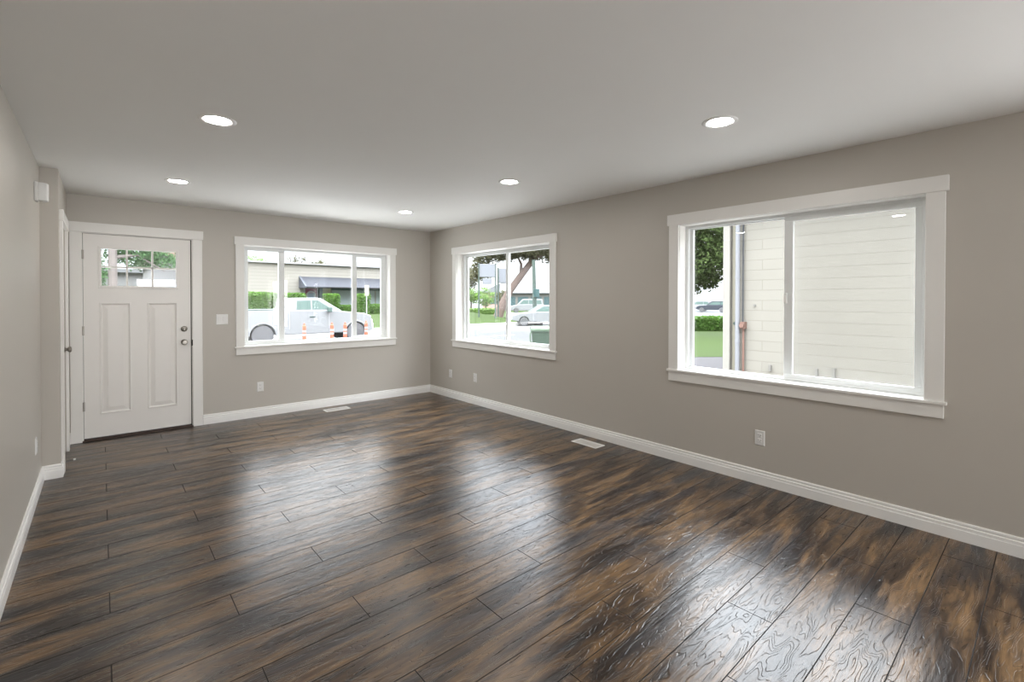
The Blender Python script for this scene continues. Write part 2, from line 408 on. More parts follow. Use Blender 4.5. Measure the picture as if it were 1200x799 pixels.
# ------------------------------------------------------------------ windows
def wbox(mb, ax, u0, u1, d0, d1, z0, z1):
    """box in wall coordinates: u along wall, d outward depth (negative = into room), z up"""
    if ax == 'Y': return mb.box((u0, d0, z0), (u1, d1, z1))      # back wall, u = X, d = Y
    return mb.box((d0, u0, z0), (d1, u1, z1))                    # right wall, u = Y, d = X
def ring(ax, u0, u1, z0, z1, w, d0, d1, wz0=None, wz1=None, w1=None):
    wz0 = w if wz0 is None else wz0; wz1 = w if wz1 is None else wz1; w1 = w if w1 is None else w1
    mb = MB()
    wbox(mb, ax, u0, u1, d0, d1, z0, z0+wz0); wbox(mb, ax, u0, u1, d0, d1, z1-wz1, z1)
    wbox(mb, ax, u0, u0+w, d0, d1, z0+wz0, z1-wz1); wbox(mb, ax, u1-w1, u1, d0, d1, z0+wz0, z1-wz1)
    return mb
def casing(root, ax, o, cw=.09, ov=.014):
    a, b, z0, z1 = o['a'], o['b'], o['z0'], o['z1']; t = .019
    for u0, u1 in ((a-cw, a), (b, b+cw)):
        wbox(MB(), ax, u0, u1, -t, 0, z0, z1).build('side_casing', M_trim, root, bevel=.002)
    wbox(MB(), ax, a-cw-ov, b+cw+ov, -t-.006, 0, z1, z1+.093).build('head_casing', M_trim, root, bevel=.002)
    st = wbox(MB(), ax, a-cw-ov, b+cw+ov, -t-.014, 0, z0-.015, z0+.004)
    wbox(st, ax, a, b, 0, .10, z0-.015, z0+.004)
    st.build('sill', M_trim, root, bevel=.003)
    wbox(MB(), ax, a-cw, b+cw, -t, 0, z0-.015-.082, z0-.015).build('apron', M_trim, root, bevel=.002)
    jb = MB()
    wbox(jb, ax, a, a+.004, 0, .10, z0, z1); wbox(jb, ax, b-.004, b, 0, .10, z0, z1); wbox(jb, ax, a, b, 0, .10, z1-.004, z1)
    jb.build('jamb_liner', M_trim, root)
def pane(root, ax, u0, u1, z0, z1, d):
    m = MB()
    wbox(m, ax, u0, u1, d, d+.004, z0, z1)
    # a single skin is enough for a thin pane
    vs = [(u0, d, z0), (u1, d, z0), (u1, d, z1), (u0, d, z1)] if ax == 'Y' else [(d, u0, z0), (d, u1, z0), (d, u1, z1), (d, u0, z1)]
    return MB().add(vs, [(0, 1, 2, 3)]).build('glass_pane', M_glass, root)
def window(name, loc): 
    return tag(empty(name, loc), kind='structure')

# window 1: back wall, three lites (slider - picture - slider)
w = window('window_1', (0, 0, 0)); o = BW
casing(w, 'Y', o)
ring('Y', o['a'], o['b'], o['z0'], o['z1'], .030, .10, .165).build('frame', M_vinyl, w, bevel=.002)
x0, x1, x2, x3 = o['a']+.03, -2.085, -1.150, o['b']-.03
s = ring('Y', x0, x1+.03, o['z0']+.022, o['z1']-.02, .034, .104, .132, wz0=.032, wz1=.032, w1=.066).build('sash', M_vinyl, w, bevel=.003)
pane(s, 'Y', x0+.034, x1-.036, o['z0']+.05, o['z1']-.05, .118)
s = ring('Y', x2-.03, x3, o['z0']+.022, o['z1']-.02, .064, .104, .132, wz0=.032, wz1=.032, w1=.05).build('sash', M_vinyl, w, bevel=.003)
pane(s, 'Y', x2+.034, x3-.05, o['z0']+.05, o['z1']-.05, .118)
s = ring('Y', x1-.035, x2+.035, o['z0']+.002, o['z1']-.016, .026, .134, .160, wz0=.016, wz1=.018).build('fixed_sash', M_vinyl, w, bevel=.002)
pane(s, 'Y', x1-.012, x2+.012, o['z0']+.012, o['z1']-.03, .148)
for xx in (x1+.015, x2-.012):
    MB().box((xx-.012, .092, 1.405), (xx+.012, .106, 1.475)).build('latch', M_plast, w, bevel=.004)
# window 2: middle window, two lites
w = window('window_2', (0, 0, 0)); o = MW
casing(w, 'X', o)
ring('X', o['a'], o['b'], o['z0'], o['z1'], .045, .10, .165, wz0=.022, wz1=.03).build('frame', M_vinyl, w, bevel=.002)
s = ring('X', -1.70, o['b']-.04, o['z0']+.018, o['z1']-.022, .030, .134, .160, wz0=.026, wz1=.022, w1=.042).build('fixed_sash', M_vinyl, w, bevel=.002)
pane(s, 'X', -1.68, o['b']-.07, o['z0']+.03, o['z1']-.03, .147)
s = ring('X', o['a']+.03, -1.672, o['z0']+.012, o['z1']-.012, .045, .104, .132, wz0=.042, wz1=.04, w1=.045).build('sash', M_vinyl, w, bevel=.003)
pane(s, 'X', o['a']+.06, -1.70, o['z0']+.04, o['z1']-.04, .118)
MB().box((.092, -1.700, 1.40), (.106, -1.678, 1.47)).build('latch', M_plast, w, bevel=.004)
MB().box((.133, -1.672, o['z0']+.03), (.140, -1.663, o['z1']-.03)).build('gasket', M_gasket, w)
# window 3: right window, two lites
w = window('window_3', (0, 0, 0)); o = RW
casing(w, 'X', o)
ring('X', o['a'], o['b'], o['z0'], o['z1'], .030, .10, .165, wz0=.020, wz1=.026).build('frame', M_vinyl, w, bevel=.002)
s = ring('X', -4.985, o['b']-.028, o['z0']+.008, o['z1']-.012, .030, .134, .160, wz0=.016, wz1=.022, w1=.030).build('fixed_sash', M_vinyl, w, bevel=.002)
pane(s, 'X', -4.97, o['b']-.045, o['z0']+.015, o['z1']-.025, .147)
s = ring('X', o['a']+.022, -4.938, o['z0']+.012, o['z1']-.016, .044, .104, .132, wz0=.042, wz1=.044, w1=.060).build('sash', M_vinyl, w, bevel=.003)
pane(s, 'X', o['a']+.05, -4.98, o['z0']+.04, o['z1']-.04, .118)
sc = ring('X', o['a']+.03, -4.97, o['z0']+.02, o['z1']-.02, .018, .152, .160).build('screen_frame', M_vinyl, w, bevel=.001)
MB().add([(.157, o['a']+.03, o['z0']+.02), (.157, -4.97, o['z0']+.02), (.157, -4.97, o['z1']-.02), (.157, o['a']+.03, o['z1']-.02)], [(0, 1, 2, 3)]).build('insect_screen', M_screen, w)
lt = MB().box((.090, -4.962, 1.385), (.106, -4.940, 1.465)).build('latch', M_plast, w, bevel=.005)
# window 4: unseen patio slider, added with its opening for more daylight
w = window('added_window_4', (0, 0, 0))
def rbox(m, x0, x1, z0, z1, y0=YR-.12, y1=YR-.06): return m.box((x0, y0, z0), (x1, y1, z1))
m = MB(); rbox(m, PD['a'], PD['a']+.06, 0, PD['z1']); rbox(m, PD['b']-.06, PD['b'], 0, PD['z1']); rbox(m, PD['a'], PD['b'], PD['z1']-.06, PD['z1']); rbox(m, PD['a'], PD['b'], 0, .05); rbox(m, -1.63, -1.57, 0, PD['z1'])
m.build('frame', M_vinyl, w, bevel=.003)
MB().add([(PD['a'], YR-.09, 0), (PD['b'], YR-.09, 0), (PD['b'], YR-.09, PD['z1']), (PD['a'], YR-.09, PD['z1'])], [(0, 1, 2, 3)]).build('glass_pane', M_glass, w)


w = window('added_window_5', (0, 0, 0))  # unseen window on the right wall, added to go with the side fill
casing(w, 'X', SW)
ring('X', SW['a'], SW['b'], SW['z0'], SW['z1'], .05, .12, .16).build('frame', M_vinyl, w, bevel=.002)
pane(w, 'X', SW['a'], SW['b'], SW['z0'], SW['z1'], .14)

# ------------------------------------------------------------------ doors
def loops_mesh(loops):
    """concentric rectangular loops, each a list of 4 points; last one capped"""
    m = MB(); vs = [p for l in loops for p in l]; fs = []
    for i in range(len(loops)-1):
        for k in range(4): fs.append((i*4+k, i*4+(k+1) % 4, (i+1)*4+(k+1) % 4, (i+1)*4+k))
    e = (len(loops)-1)*4; fs.append((e, e+1, e+2, e+3))
    return m.add(vs, fs)
def raised_panel(m, ax, u0, u1, z0, z1, face, s):
    """s = direction of depth (+ is away from the room)"""
    L_ = []
    for ins, dep in ((0, 0), (.004, -.003), (.010, -.003), (.020, .010), (.026, .011), (.060, .0035), (.066, .0025)):
        a, b, c, d = u0+ins, u1-ins, z0+ins, z1-ins; q = face+s*dep
        L_.append([(a, q, c), (b, q, c), (b, q, d), (a, q, d)] if ax == 'Y' else [(q, a, c), (q, b, c), (q, b, d), (q, a, d)])
    sub = loops_mesh(L_); m.add(sub.v, sub.f)

d1 = tag(empty('door_1', (-3.495, 0, 0)), kind='structure')
def D1(mb_, name, mat, **k):
    ob = mb_.build(name, mat, **k); ob.location = (3.495, 0, 0); ob.parent = d1; return ob
cw = .082
for u0, u1 in ((DO['a']-cw, DO['a']+.006), (DO['b']-.006, DO['b']+cw+.004)):
    D1(MB().box((u0, -.019, 0), (u1, 0, DO['z1'])), 'side_casing', M_trim, bevel=.002)
D1(MB().box((DO['a']-cw+-.012, -.026, DO['z1']-.004), (DO['b']+cw+.014, 0, DO['z1']+.092)), 'head_casing', M_trim, bevel=.002)
m = MB().box((DO['a'], 0, 0), (DO['a']+.012, T, DO['z1'])).box((DO['b']-.012, 0, 0), (DO['b'], T, DO['z1'])).box((DO['a'], 0, DO['z1']-.010), (DO['b'], T, DO['z1']))
D1(m, 'jamb', M_trim)
m = MB().box((DO['a']+.012, .058, 0), (DO['a']+.022, .075, DO['z1']-.01)).box((DO['b']-.024, .012, .01), (DO['b']-.012, .075, DO['z1']-.01)).box((DO['a']+.012, .03, DO['z1']-.022), (DO['b']-.012, .075, DO['z1']-.010))
D1(m, 'weatherstrip', M_gasket)
D1(MB().box((DO['a']+.002, -.022, 0), (DO['b']-.002, .03, .012)).box((DO['a']+.002, .012, 0), (DO['b']-.002, .12, .022)), 'threshold', M_bronze, bevel=.003)
sx0, sx1, sz0, sz1, yf, yk = -3.939, -3.057, .030, 2.064, .004, .048
gx0, gx1, gz0, gz1 = -3.815, -3.175, 1.535, 1.935
P1 = (-3.822, -3.572, .255, 1.378); P2 = (-3.438, -3.176, .255, 1.378)
slab = MB()
slab.box((sx0, yf, sz0), (P1[0], yk, sz1)).box((P2[1], yf, sz0), (sx1, yk, sz1))
slab.box((P1[0], yf, sz0), (P2[1], yk, P1[2])).box((P1[0], yf, P1[3]), (P2[1], yk, gz0))
slab.box((P1[1], yf, P1[2]), (P2[0], yk, P1[3])).box((P1[0], yf, gz1), (P2[1], yk, sz1))
slab.box((P1[0], yf, gz0), (gx0, yk, gz1)).box((gx1, yf, gz0), (P2[1], yk, gz1))
slab.box((P1[0], yk-.01, P1[2]), (P1[1], yk, P1[3])).box((P2[0], yk-.01, P2[2]), (P2[1], yk, P2[3]))
for P in (P1, P2): raised_panel(slab, 'Y', P[0], P[1], P[2], P[3], yf, 1)
D1(slab, 'slab', M_door)
m = ring('Y', gx0-.012, gx1+.012, gz0-.012, gz1+.012, .026, yf-.010, yf+.01)
D1(m, 'lite_frame', M_door, bevel=.004)
for xm in (-3.602, -3.392): D1(MB().box((xm-.008, yf-.004, gz0), (xm+.008, yf+.03, gz1)), 'muntin', M_door, bevel=.002)
D1(MB().box((gx0, yf-.004, 1.732), (gx1, yf+.03, 1.748)), 'muntin', M_door, bevel=.002)
D1(MB().add([(gx0, yf+.02, gz0), (gx1, yf+.02, gz0), (gx1, yf+.02, gz1), (gx0, yf+.02, gz1)], [(0, 1, 2, 3)]), 'glass_pane', M_glass)
for zz in (1.854, 1.10, .348):
    h = MB().cyl((sx0-.004, -.004, zz-.045), (sx0-.004, -.004, zz+.045), .0065, n=12).box((sx0-.014, -.002, zz-.045), (sx0+.006, .006, zz+.045))
    D1(h, 'hinge', M_nickel, smooth=True)
kx = -3.118
D1(MB().lathe([(0, .031), (.006, .031), (.012, .026), (.024, .013), (.034, .012), (.040, .022), (.048, .027), (.060, .027), (.067, .020), (.069, 0)], (kx, yf, .942), (0, -1, 0)), 'door_knob', M_nickel, smooth=True)
db = D1(MB().lathe([(0, .030), (.006, .031), (.012, .027), (.016, .018), (.019, .008), (.020, 0)], (kx, yf, 1.088), (0, -1, 0)), 'deadbolt', M_nickel, smooth=True)
D1(MB().box((kx-.006, yf-.036, 1.070), (kx+.006, yf-.016, 1.106)), 'thumb_turn', M_nickel, bevel=.003)
D1(MB().box((DO['b']-.014, -.0205, .90), (DO['b']-.006, -.010, .965)), 'strike_plate', M_gasket, bevel=.001)

# closet door in the stepped-out left wall
d2 = tag(empty('door_2', (BX, -.625, 0)), kind='structure')
def D2(mb_, name, mat, **k):
    ob = mb_.build(name, mat, **k); ob.location = (-BX, .625, 0); ob.parent = d2; return ob
for u0, u1 in ((CD['a']-.086, CD['a']+.004), (CD['b']-.004, CD['b']+.086)):
    D2(MB().box((BX, u0, 0), (BX+.019, u1, CD['z1'])), 'side_casing', M_trim, bevel=.002)
D2(MB().box((BX, CD['a']-.086-.012, CD['z1']), (BX+.025, CD['b']+.098, CD['z1']+.09)), 'head_casing', M_trim, bevel=.002)
m = MB(); fx, bx2 = BX-.012, BX-.047
y0, y1, z0, z1 = CD['a']+.004, CD['b']-.004, .012, CD['z1']-.004
pa, pb = y0+.10, y1-.10
m.box((bx2, y0, z0), (fx, pa, z1)).box((bx2, pb, z0), (fx, y1, z1)).box((bx2, pa, z0), (fx, pb, .22)).box((bx2, pa, .92), (fx, pb, 1.05)).box((bx2, pa, z1-.12), (fx, pb, z1)).box((bx2, pa, .22), (bx2+.01, pb, z1-.12))
raised_panel(m, 'X', pa, pb, .22, .92, fx, -1); raised_panel(m, 'X', pa, pb, 1.05, z1-.12, fx, -1)
D2(m, 'slab', M_door)
for zz in (1.82, 1.08, .36):
    D2(MB().cyl((BX+.004, CD['a']+.006, zz-.045), (BX+.004, CD['a']+.006, zz+.045), .0065, n=12).box((BX-.012, CD['a']+.001, zz-.045), (BX+.002, CD['a']+.02, zz+.045)), 'hinge', M_nickel, smooth=True)
D2(MB().lathe([(0, .031), (.005, .031), (.010, .024), (.018, .012), (.026, .012), (.032, .022), (.040, .026), (.050, .026), (.056, .018), (.058, 0)], (fx, CD['b']-.10, .955), (1, 0, 0)), 'door_knob', M_nickel, smooth=True)
pts = []
for i in range(121):
    a = i/120*2*PI*15; t = i/120
    pts.append((fx+.006+t*.072, CD['a']+.085+.0065*math.cos(a), .062+.0065*math.sin(a)))
ds = D2(MB().tube(pts, .0014, n=6).cyl((fx, CD['a']+.085, .062), (fx+.008, CD['a']+.085, .062), .010, n=14), 'spring_stop', M_nickel, smooth=True)
MB().cyl((fx+.076, CD['a']+.085, .062), (fx+.092, CD['a']+.085, .062), .0085, n=14).build('rubber_tip', M_plast, ds, bevel=.002)

# ------------------------------------------------------------------ ceiling lamps
def make_lamp():
    t = empty('recessed_light', (0, 0, 0))
    MB().lathe([(-.0002, .066), (-.0035, .070), (-.0060, .076), (-.0058, .088), (-.003, .095), (0, .097)], (0, 0, 0), (0, 0, 1), n=40).build('trim_ring', M_plast, t, smooth=True)
    MB().lathe([(-.0022, 0), (-.0020, .040), (-.0014, .062), (-.0004, .067)], (0, 0, 0), (0, 0, 1), n=36).build('lens', M_lens, t, smooth=True)
    return t
lab = ['recessed ceiling light nearest the front door, in the left row', 'recessed ceiling light nearest the far room corner, in the right row',
       'recessed ceiling light in the left row, nearer the camera', 'recessed ceiling light in the middle of the right row, above the two-pane window',
       'recessed ceiling light overhead in the left row, out of view above', 'recessed ceiling light nearest the camera, before the widest right-hand window',
       None, None, None, None]
lamp0 = make_lamp()
for i, (x, y) in enumerate(LIGHTS):
    if i == 0: t = lamp0
    else:
        t = lamp0.copy(); COL.objects.link(t)
        for ch in lamp0.children:
            c = ch.copy(); COL.objects.link(c); c.parent = t
    t.location = (x, y, H)
    tag(t, lab[i] or 'recessed ceiling light behind the camera, out of the picture', 'ceiling light', 'round recessed ceiling lights')

# ------------------------------------------------------------------ wall plates, sensor, floor registers
def plate(root, w_, h_, mat=M_plast):
    """wall plate in local XZ plane, facing -Y"""
    L_ = []
    for ins, dep in ((0, 0), (0, -.002), (.004, -.0055), (.006, -.006)):
        L_.append([(-w_/2+ins, dep, -h_/2+ins), (w_/2-ins, dep, -h_/2+ins), (w_/2-ins, dep, h_/2-ins), (-w_/2+ins, dep, h_/2-ins)])
    return loops_mesh(L_).build('cover_plate', mat, root)
def outlet(loc, rz, label, plain=False, w_=.072, h_=.116):
    t = tag(empty('wall_outlet', loc, rz), label, 'outlet', 'duplex wall outlets')
    plate(t, w_, h_)
    for s in (1, -1):
        r = MB().box((-.0165, -.0085, s*.0195-.0145), (.0165, -.005, s*.0195+.0145)).build('receptacle', M_plast, t, bevel=.004)
        m = MB().box((-.0085, -.0088, s*.0195), (-.0062, -.0080, s*.0195+.008)).box((.0062, -.0088, s*.0195), (.0085, -.0080, s*.0195+.007)).cyl((0, -.0088, s*.0195-.0065), (0, -.008, s*.0195-.0065), .0026, n=10)
        m.build('slots', M_slot, r)
    MB().cyl((0, -.0072, 0), (0, -.005, 0), .003, n=10).build('screw', M_plast, t)
    return t
outlet((-2.362, 0, .359), 0, 'white outlet on the far wall below the three-pane window')
outlet((0, -4.812, .355), -PI/2, 'white outlet on the right wall below the widest window, nearest the camera')
outlet((0, -1.154, .358), -PI/2, 'white outlet on the right wall, the second from the far corner, below the two-pane window')
outlet((0, -.559, .345), -PI/2, 'white outlet on the right wall closest to the far corner')
outlet((WX, -1.56, .373), PI/2, 'white outlet low on the left wall just before the wall steps out')
t = tag(empty('light_switch', (-2.757, 0, 1.182), 0), 'white double rocker light switch on the far wall between door and window', 'light switch')
plate(t, .118, .118)
for s in (-1, 1):
    MB().add([(s*.023-.0165, -.006, -.033), (s*.023+.0165, -.006, -.033), (s*.023+.0165, -.006, .033), (s*.023-.0165, -.006, .033),
              (s*.023-.0165, -.008, -.033), (s*.023+.0165, -.008, -.033), (s*.023+.0165, -.0115, .033), (s*.023-.0165, -.0115, .033)],
             [(0,3,2,1),(4,5,6,7),(0,1,5,4),(1,2,6,5),(2,3,7,6),(3,0,4,7)]).build('rocker', M_plast, t, bevel=.001)

t = tag(empty('door_chime', (WX, -1.47, 2.185), PI/2), 'white plastic chime box high on the left wall above the outlet', 'door chime')
MB().box((-.055, -.022, -.068), (.055, 0, .068)).build('back_box', M_plast, t, bevel=.006)
MB().prism([(-.052, 0), (-.052, -.026), (-.040, -.046), (0, -.054), (.040, -.046), (.052, -.026), (.052, 0)],
           lambda a, b: (a, b-.02, -.064), lambda a, b: (a, b-.02, .064)).build('cover', M_plast, t, bevel=.004, smooth=True)

def register(loc, rz, label):
    t = tag(empty('floor_register', loc, rz), label, 'floor vent', 'white floor registers')
    L2, W2 = .155, .072
    m = MB()
    for a in (((-L2, -W2), (L2, -W2+.018)), ((-L2, W2-.018), (L2, W2)), ((-L2, -W2+.018), (-L2+.022, W2-.018)), ((L2-.022, -W2+.018), (L2, W2-.018))):
        m.box((*a[0], 0.0005), (*a[1], .006))
    m.build('rim', M_base, t, bevel=.002)
    MB().box((-L2+.02, -W2+.016, .0003), (L2-.02, W2-.016, .0012)).build('duct_shadow', M_slot, t)
    for k in range(26):
        x = -L2+.027+k*(2*L2-.054)/25
        MB().add([(x-.0030, -W2+.018, .0015), (x-.0008, -W2+.018, .0050), (x+.0010, -W2+.018, .0050), (x-.0012, -W2+.018, .0015),
                  (x-.0030, W2-.018, .0015), (x-.0008, W2-.018, .0050), (x+.0010, W2-.018, .0050), (x-.0012, W2-.018, .0015)],
                 [(0,1,2,3),(7,6,5,4),(0,4,5,1),(1,5,6,2),(2,6,7,3),(3,7,4,0)]).build('louver', M_steel, t)
    MB().box((-L2+.02, -.003, .003), (L2-.02, .003, .0056)).build('spine', M_steel, t)
register((-1.527, -.240, 0), 0, 'white floor register by the far wall under the three-pane window')
register((-.207, -3.288, 0), PI/2, 'white floor register near the right wall between its two windows')
# ------------------------------------------------------------------ outdoors: ground
G = -.43
_simple = simple
def simple(name, col, rough=.7, spec=.12, **k): return _simple(name, col, rough=rough, spec=spec, **k)
M_road = simple('pale_asphalt', (.066, .068, .071), rough=.85, var=.10, scale=1.2, bump=.4, bscale=30)
M_walk = simple('concrete', (.55, .54, .52), rough=.85, var=.08, scale=2, bump=.3, bscale=30)
M_gravel = simple('gravel', (.20, .195, .185), rough=.9, var=.3, scale=30, bump=.8, bscale=60)
M_path = simple('dark_asphalt_path', (.045, .043, .046), rough=.8, var=.2, scale=5, bump=.4, bscale=40)
M_grass = simple('lawn_grass', (.021, .036, .007), rough=.9, var=.25, scale=14, bump=.8, bscale=60)
M_line = simple('road_paint', (.62, .62, .62), rough=.7, var=.05)
def slab_poly(pts, z0, z1s, name, mat, **k):
    """ground slab from an XY outline; z1s is one height or one per point"""
    n = len(pts); zs = z1s if hasattr(z1s, '__len__') else [z1s]*n
    m = MB().add([(x, y, z0) for x, y in pts]+[(x, y, z) for (x, y), z in zip(pts, zs)],
                 [tuple(range(n-1, -1, -1)), tuple(range(n, 2*n))]+[(i, (i+1) % n, n+(i+1) % n, n+i) for i in range(n)])
    return struct(m, name, mat, **k)
slab_poly([(-60, -40), (110, -40), (110, 110), (-60, 110)], G-.6, G-.02, 'ground', M_road)
slab_poly([(-60, 1.2), (13, 1.2), (13, 6.6), (-60, 6.6)], G-.1, G+.01, 'ground_sidewalk', M_walk)
slab_poly([(-60, 18.8), (21, 18.8), (21, 20.6), (-60, 20.6)], G-.1, G+.12, 'ground_sidewalk', M_walk)
slab_poly([(-60, 20.6), (21, 20.6), (21, 27.5), (21, 33), (-60, 33), (-60, 27.5)], G-.1, [G+.12, G+.12, .28, .28, .28, .28], 'ground_lawn', M_grass)
# grass wedge, walkway and planting seen past the neighbouring wall
slab_poly([(9.2, 2.3), (11.8, .2), (40, -3.0), (40, 6), (20.5, 9.4)], G-.1, G+.02, 'ground_lawn', M_grass)
slab_poly([(6.0, 1.2), (9.0, -1.4), (11.8, .2), (9.2, 2.3)], G-.1, G+.012, 'ground_path', M_path)
slab_poly([(.17, 1.2), (6.0, 1.2), (6.0, -22), (.17, -22)], G-.1, G+.008, 'ground_path', M_gravel)
slab_poly([(22, 30), (60, 30), (60, 60), (22, 60)], G-.1, G+.03, 'ground_lawn', M_grass)
mk = MB()
for x in range(-40, 60, 5): mk.box((x, 12.4, G-.019), (x+2.6, 12.55, G-.008))
mk.box((-50, 8.0, G-.019), (60, 8.12, G-.008)).box((-50, 17.4, G-.019), (22, 17.52, G-.008))
tag(mk.build('road_marking', M_line), kind='structure')

# ------------------------------------------------------------------ plants
def leaf_mat(name, c, var=.35):
    m = bpy.data.materials.new(name); m.use_nodes = True; nt = m.node_tree; nt.nodes.clear(); L = nt.links.new
    o = N(nt, 'ShaderNodeOutputMaterial'); d = N(nt, 'ShaderNodeBsdfDiffuse'); t = N(nt, 'ShaderNodeBsdfTranslucent')
    mx = N(nt, 'ShaderNodeMixShader'); mx.inputs[0].default_value = .35
    g = N(nt, 'ShaderNodeNewGeometry')
    cm = N(nt, 'ShaderNodeMix', data_type='RGBA'); L(g.outputs['Random Per Island'], cm.inputs[0])
    cm.inputs[6].default_value = (*[x*(1-var) for x in c], 1); cm.inputs[7].default_value = (*[min(1, x*(1+var)) for x in c], 1)
    L(cm.outputs[2], d.inputs[0]); L(cm.outputs[2], t.inputs[0]); L(d.outputs[0], mx.inputs[1]); L(t.outputs[0], mx.inputs[2]); L(mx.outputs[0], o.inputs[0])
    return m
LF_dark = leaf_mat('dark_maple_leaf', (0.053, 0.077, 0.028), .5)
LF_olive = leaf_mat('olive_leaf', (0.093, 0.093, 0.053), .45)
LF_bright = leaf_mat('bright_green_leaf', (0.124, 0.205, 0.056), .35)
LF_hedge = leaf_mat('hedge_leaf', (0.081, 0.161, 0.034), .35)
LF_pine = leaf_mat('cedar_spray', (0.087, 0.155, 0.074), .4)
LF_shrub = leaf_mat('dark_shrub_leaf', (0.028, 0.053, 0.031), .4)
M_bark = simple('grey_brown_bark', (.07, .052, .042), rough=.9, var=.3, scale=12, bump=.8, bscale=30)
M_barkpale = simple('pale_cedar_bark', (.13, .115, .108), rough=.9, var=.2, scale=9, bump=.8, bscale=20)
M_barkpink = simple('reddish_bark', (.13, .095, .08), rough=.9, var=.3, scale=9, bump=.8, bscale=20)

def leaf(mb, c, s, rnd):
    n = Vector((rnd.gauss(0, 1), rnd.gauss(0, 1), rnd.gauss(0, 1))).normalized()
    u = n.orthogonal().normalized(); w = n.cross(u); a = rnd.random()*PI
    u, w = u*math.cos(a)+w*math.sin(a), w*math.cos(a)-u*math.sin(a)
    l = s*rnd.uniform(.7, 1.3); b = l*.55
    mb.add([c-u*l, c+w*b-u*l*.1, c+u*l, c-w*b-u*l*.1], [(0, 1, 2, 3)])
def crown(blobs, n, s, rnd, sub=14):
    """blobs: (centre, radii); leaves gather in tufts so gaps show between them"""
    mb = MB(); tot = sum(r[0]*r[1]*r[2] for c, r in blobs)
    for c, r in blobs:
        k = max(1, int(n/sub*r[0]*r[1]*r[2]/tot))
        for _ in range(k):
            d = Vector((rnd.gauss(0, 1), rnd.gauss(0, 1), rnd.gauss(0, 1))).normalized()*(rnd.random()**.4)
            q = Vector(c)+Vector((d.x*r[0], d.y*r[1], d.z*r[2])); tr = s*3.2
            for _ in range(sub):
                leaf(mb, q+Vector((rnd.gauss(0, tr*.5), rnd.gauss(0, tr*.5), rnd.gauss(0, tr*.35))), s, rnd)
    return mb
def tree(loc, trunk_pts, trunk_r, branches, blobs, n, s, lm, bark, label, cat='tree', seed=1, group=None, sub=14):
    rnd = random.Random(seed)
    t = tag(empty('tree', loc), label, cat, group)
    MB().tube(trunk_pts, trunk_r, n=10).build('trunk', bark, t, smooth=True)
    for b in branches:
        k = len(b); MB().tube(b, [trunk_r[-1]*1.1*(1-.75*i/(k-1)) for i in range(k)], n=7).build('branch', bark, t, smooth=True)
    crown(blobs, n, s, rnd, sub).build('foliage', lm, t)
    return t
def hedge(x0, x1, y0, y1, z0, z1, lm, label, n=900, s=.07, seed=3, group='clipped hedges across the road'):
    rnd = random.Random(seed); cx, cy = (x0+x1)/2, (y0+y1)/2
    t = tag(empty('hedge', (cx, cy, z0)), label, 'hedge', group)
    hx, hy, hz = (x1-x0)/2, (y1-y0)/2, z1-z0
    core = MB(); nx = 10
    core.box((-hx+.08, -hy+.08, 0), (hx-.08, hy-.08, hz-.08)).build('inner_growth', lm, t, bevel=.1)
    mb = MB()
    for _ in range(n):
        f = rnd.random()
        x, y, z = rnd.uniform(-hx, hx), rnd.uniform(-hy, hy), rnd.uniform(0, hz)
        if f < .45: y = -hy
        elif f < .75: z = hz
        elif f < .88: x = -hx
        else: x = hx
        leaf(mb, Vector((x, y, z))+Vector((rnd.gauss(0, .022),)*1+(rnd.gauss(0, .022), rnd.gauss(0, .022))), s, rnd)
    mb.build('foliage', lm, t)
    return t

# hedges in front of the building across the road
hz = [(3.3, 4.80, 1.86, 'boxy clipped hedge at the left end of the far building, seen over the pickup bed'),
      (5.03, 5.80, 1.82, 'clipped hedge just right of the leftmost boxy hedge across the road'),
      (6.06, 7.15, 1.81, 'narrow hedge top showing above the pickup cab, left of the red door'),
      (8.68, 9.56, 1.78, 'tall square hedge across the road, right of the red door'),
      (11.0, 11.95, 1.80, 'tall square hedge across the road behind the sign post')]
for i, (a, b, z, l) in enumerate(hz): hedge(a, b, 28.6, 29.8, .2, z, LF_hedge, l, n=1300, s=.07, seed=20+i)
hedge(9.80, 10.74, 28.9, 29.8, .2, .95, LF_hedge, 'low hedge between the two tall square hedges across the road', n=700, seed=31)
hedge(12.2, 13.6, 28.7, 29.7, .2, 1.0, LF_hedge, 'low wide hedge across the road, right of the sign post', n=900, seed=32)

# trees beyond the roof line of the far building
tree((7.2, 43.7, 0), [(0, 0, 0), (0, 0, 5)], [.16, .1], [], [((0, 0, 4.9), (1.5, .8, .55)), ((-1.4, 0, 4.7), (.9, .8, .5))], 900, .09, LF_bright, M_bark, 'pale green treetop low over the far roof at its left end', seed=5)
tree((10.2, 41.3, 0), [(0, 0, 0), (.1, 0, 4.4)], [.12, .05], [[(.1, 0, 4.3), (.5, 0, 4.9), (.9, 0, 5.5)], [(.1, 0, 4.3), (-.4, 0, 4.9), (-.6, 0, 5.6)], [(.1, 0, 4.2), (-.1, 0, 5.2), (.1, 0, 5.8)]],
     [((.1, 0, 5.2), (1.0, .5, .5))], 160, .08, LF_olive, M_bark, 'sparse twiggy treetop above the far roof, left of the bushier one', seed=6, sub=5)
tree((11.9, 39.9, 0), [(0, 0, 0), (0, 0, 4.4)], [.12, .08], [], [((0, 0, 4.75), (.85, .5, .4)), ((-.7, 0, 4.55), (.5, .4, .2))], 600, .08, LF_olive, M_bark, 'small bushy treetop above the middle of the far roof', seed=7)

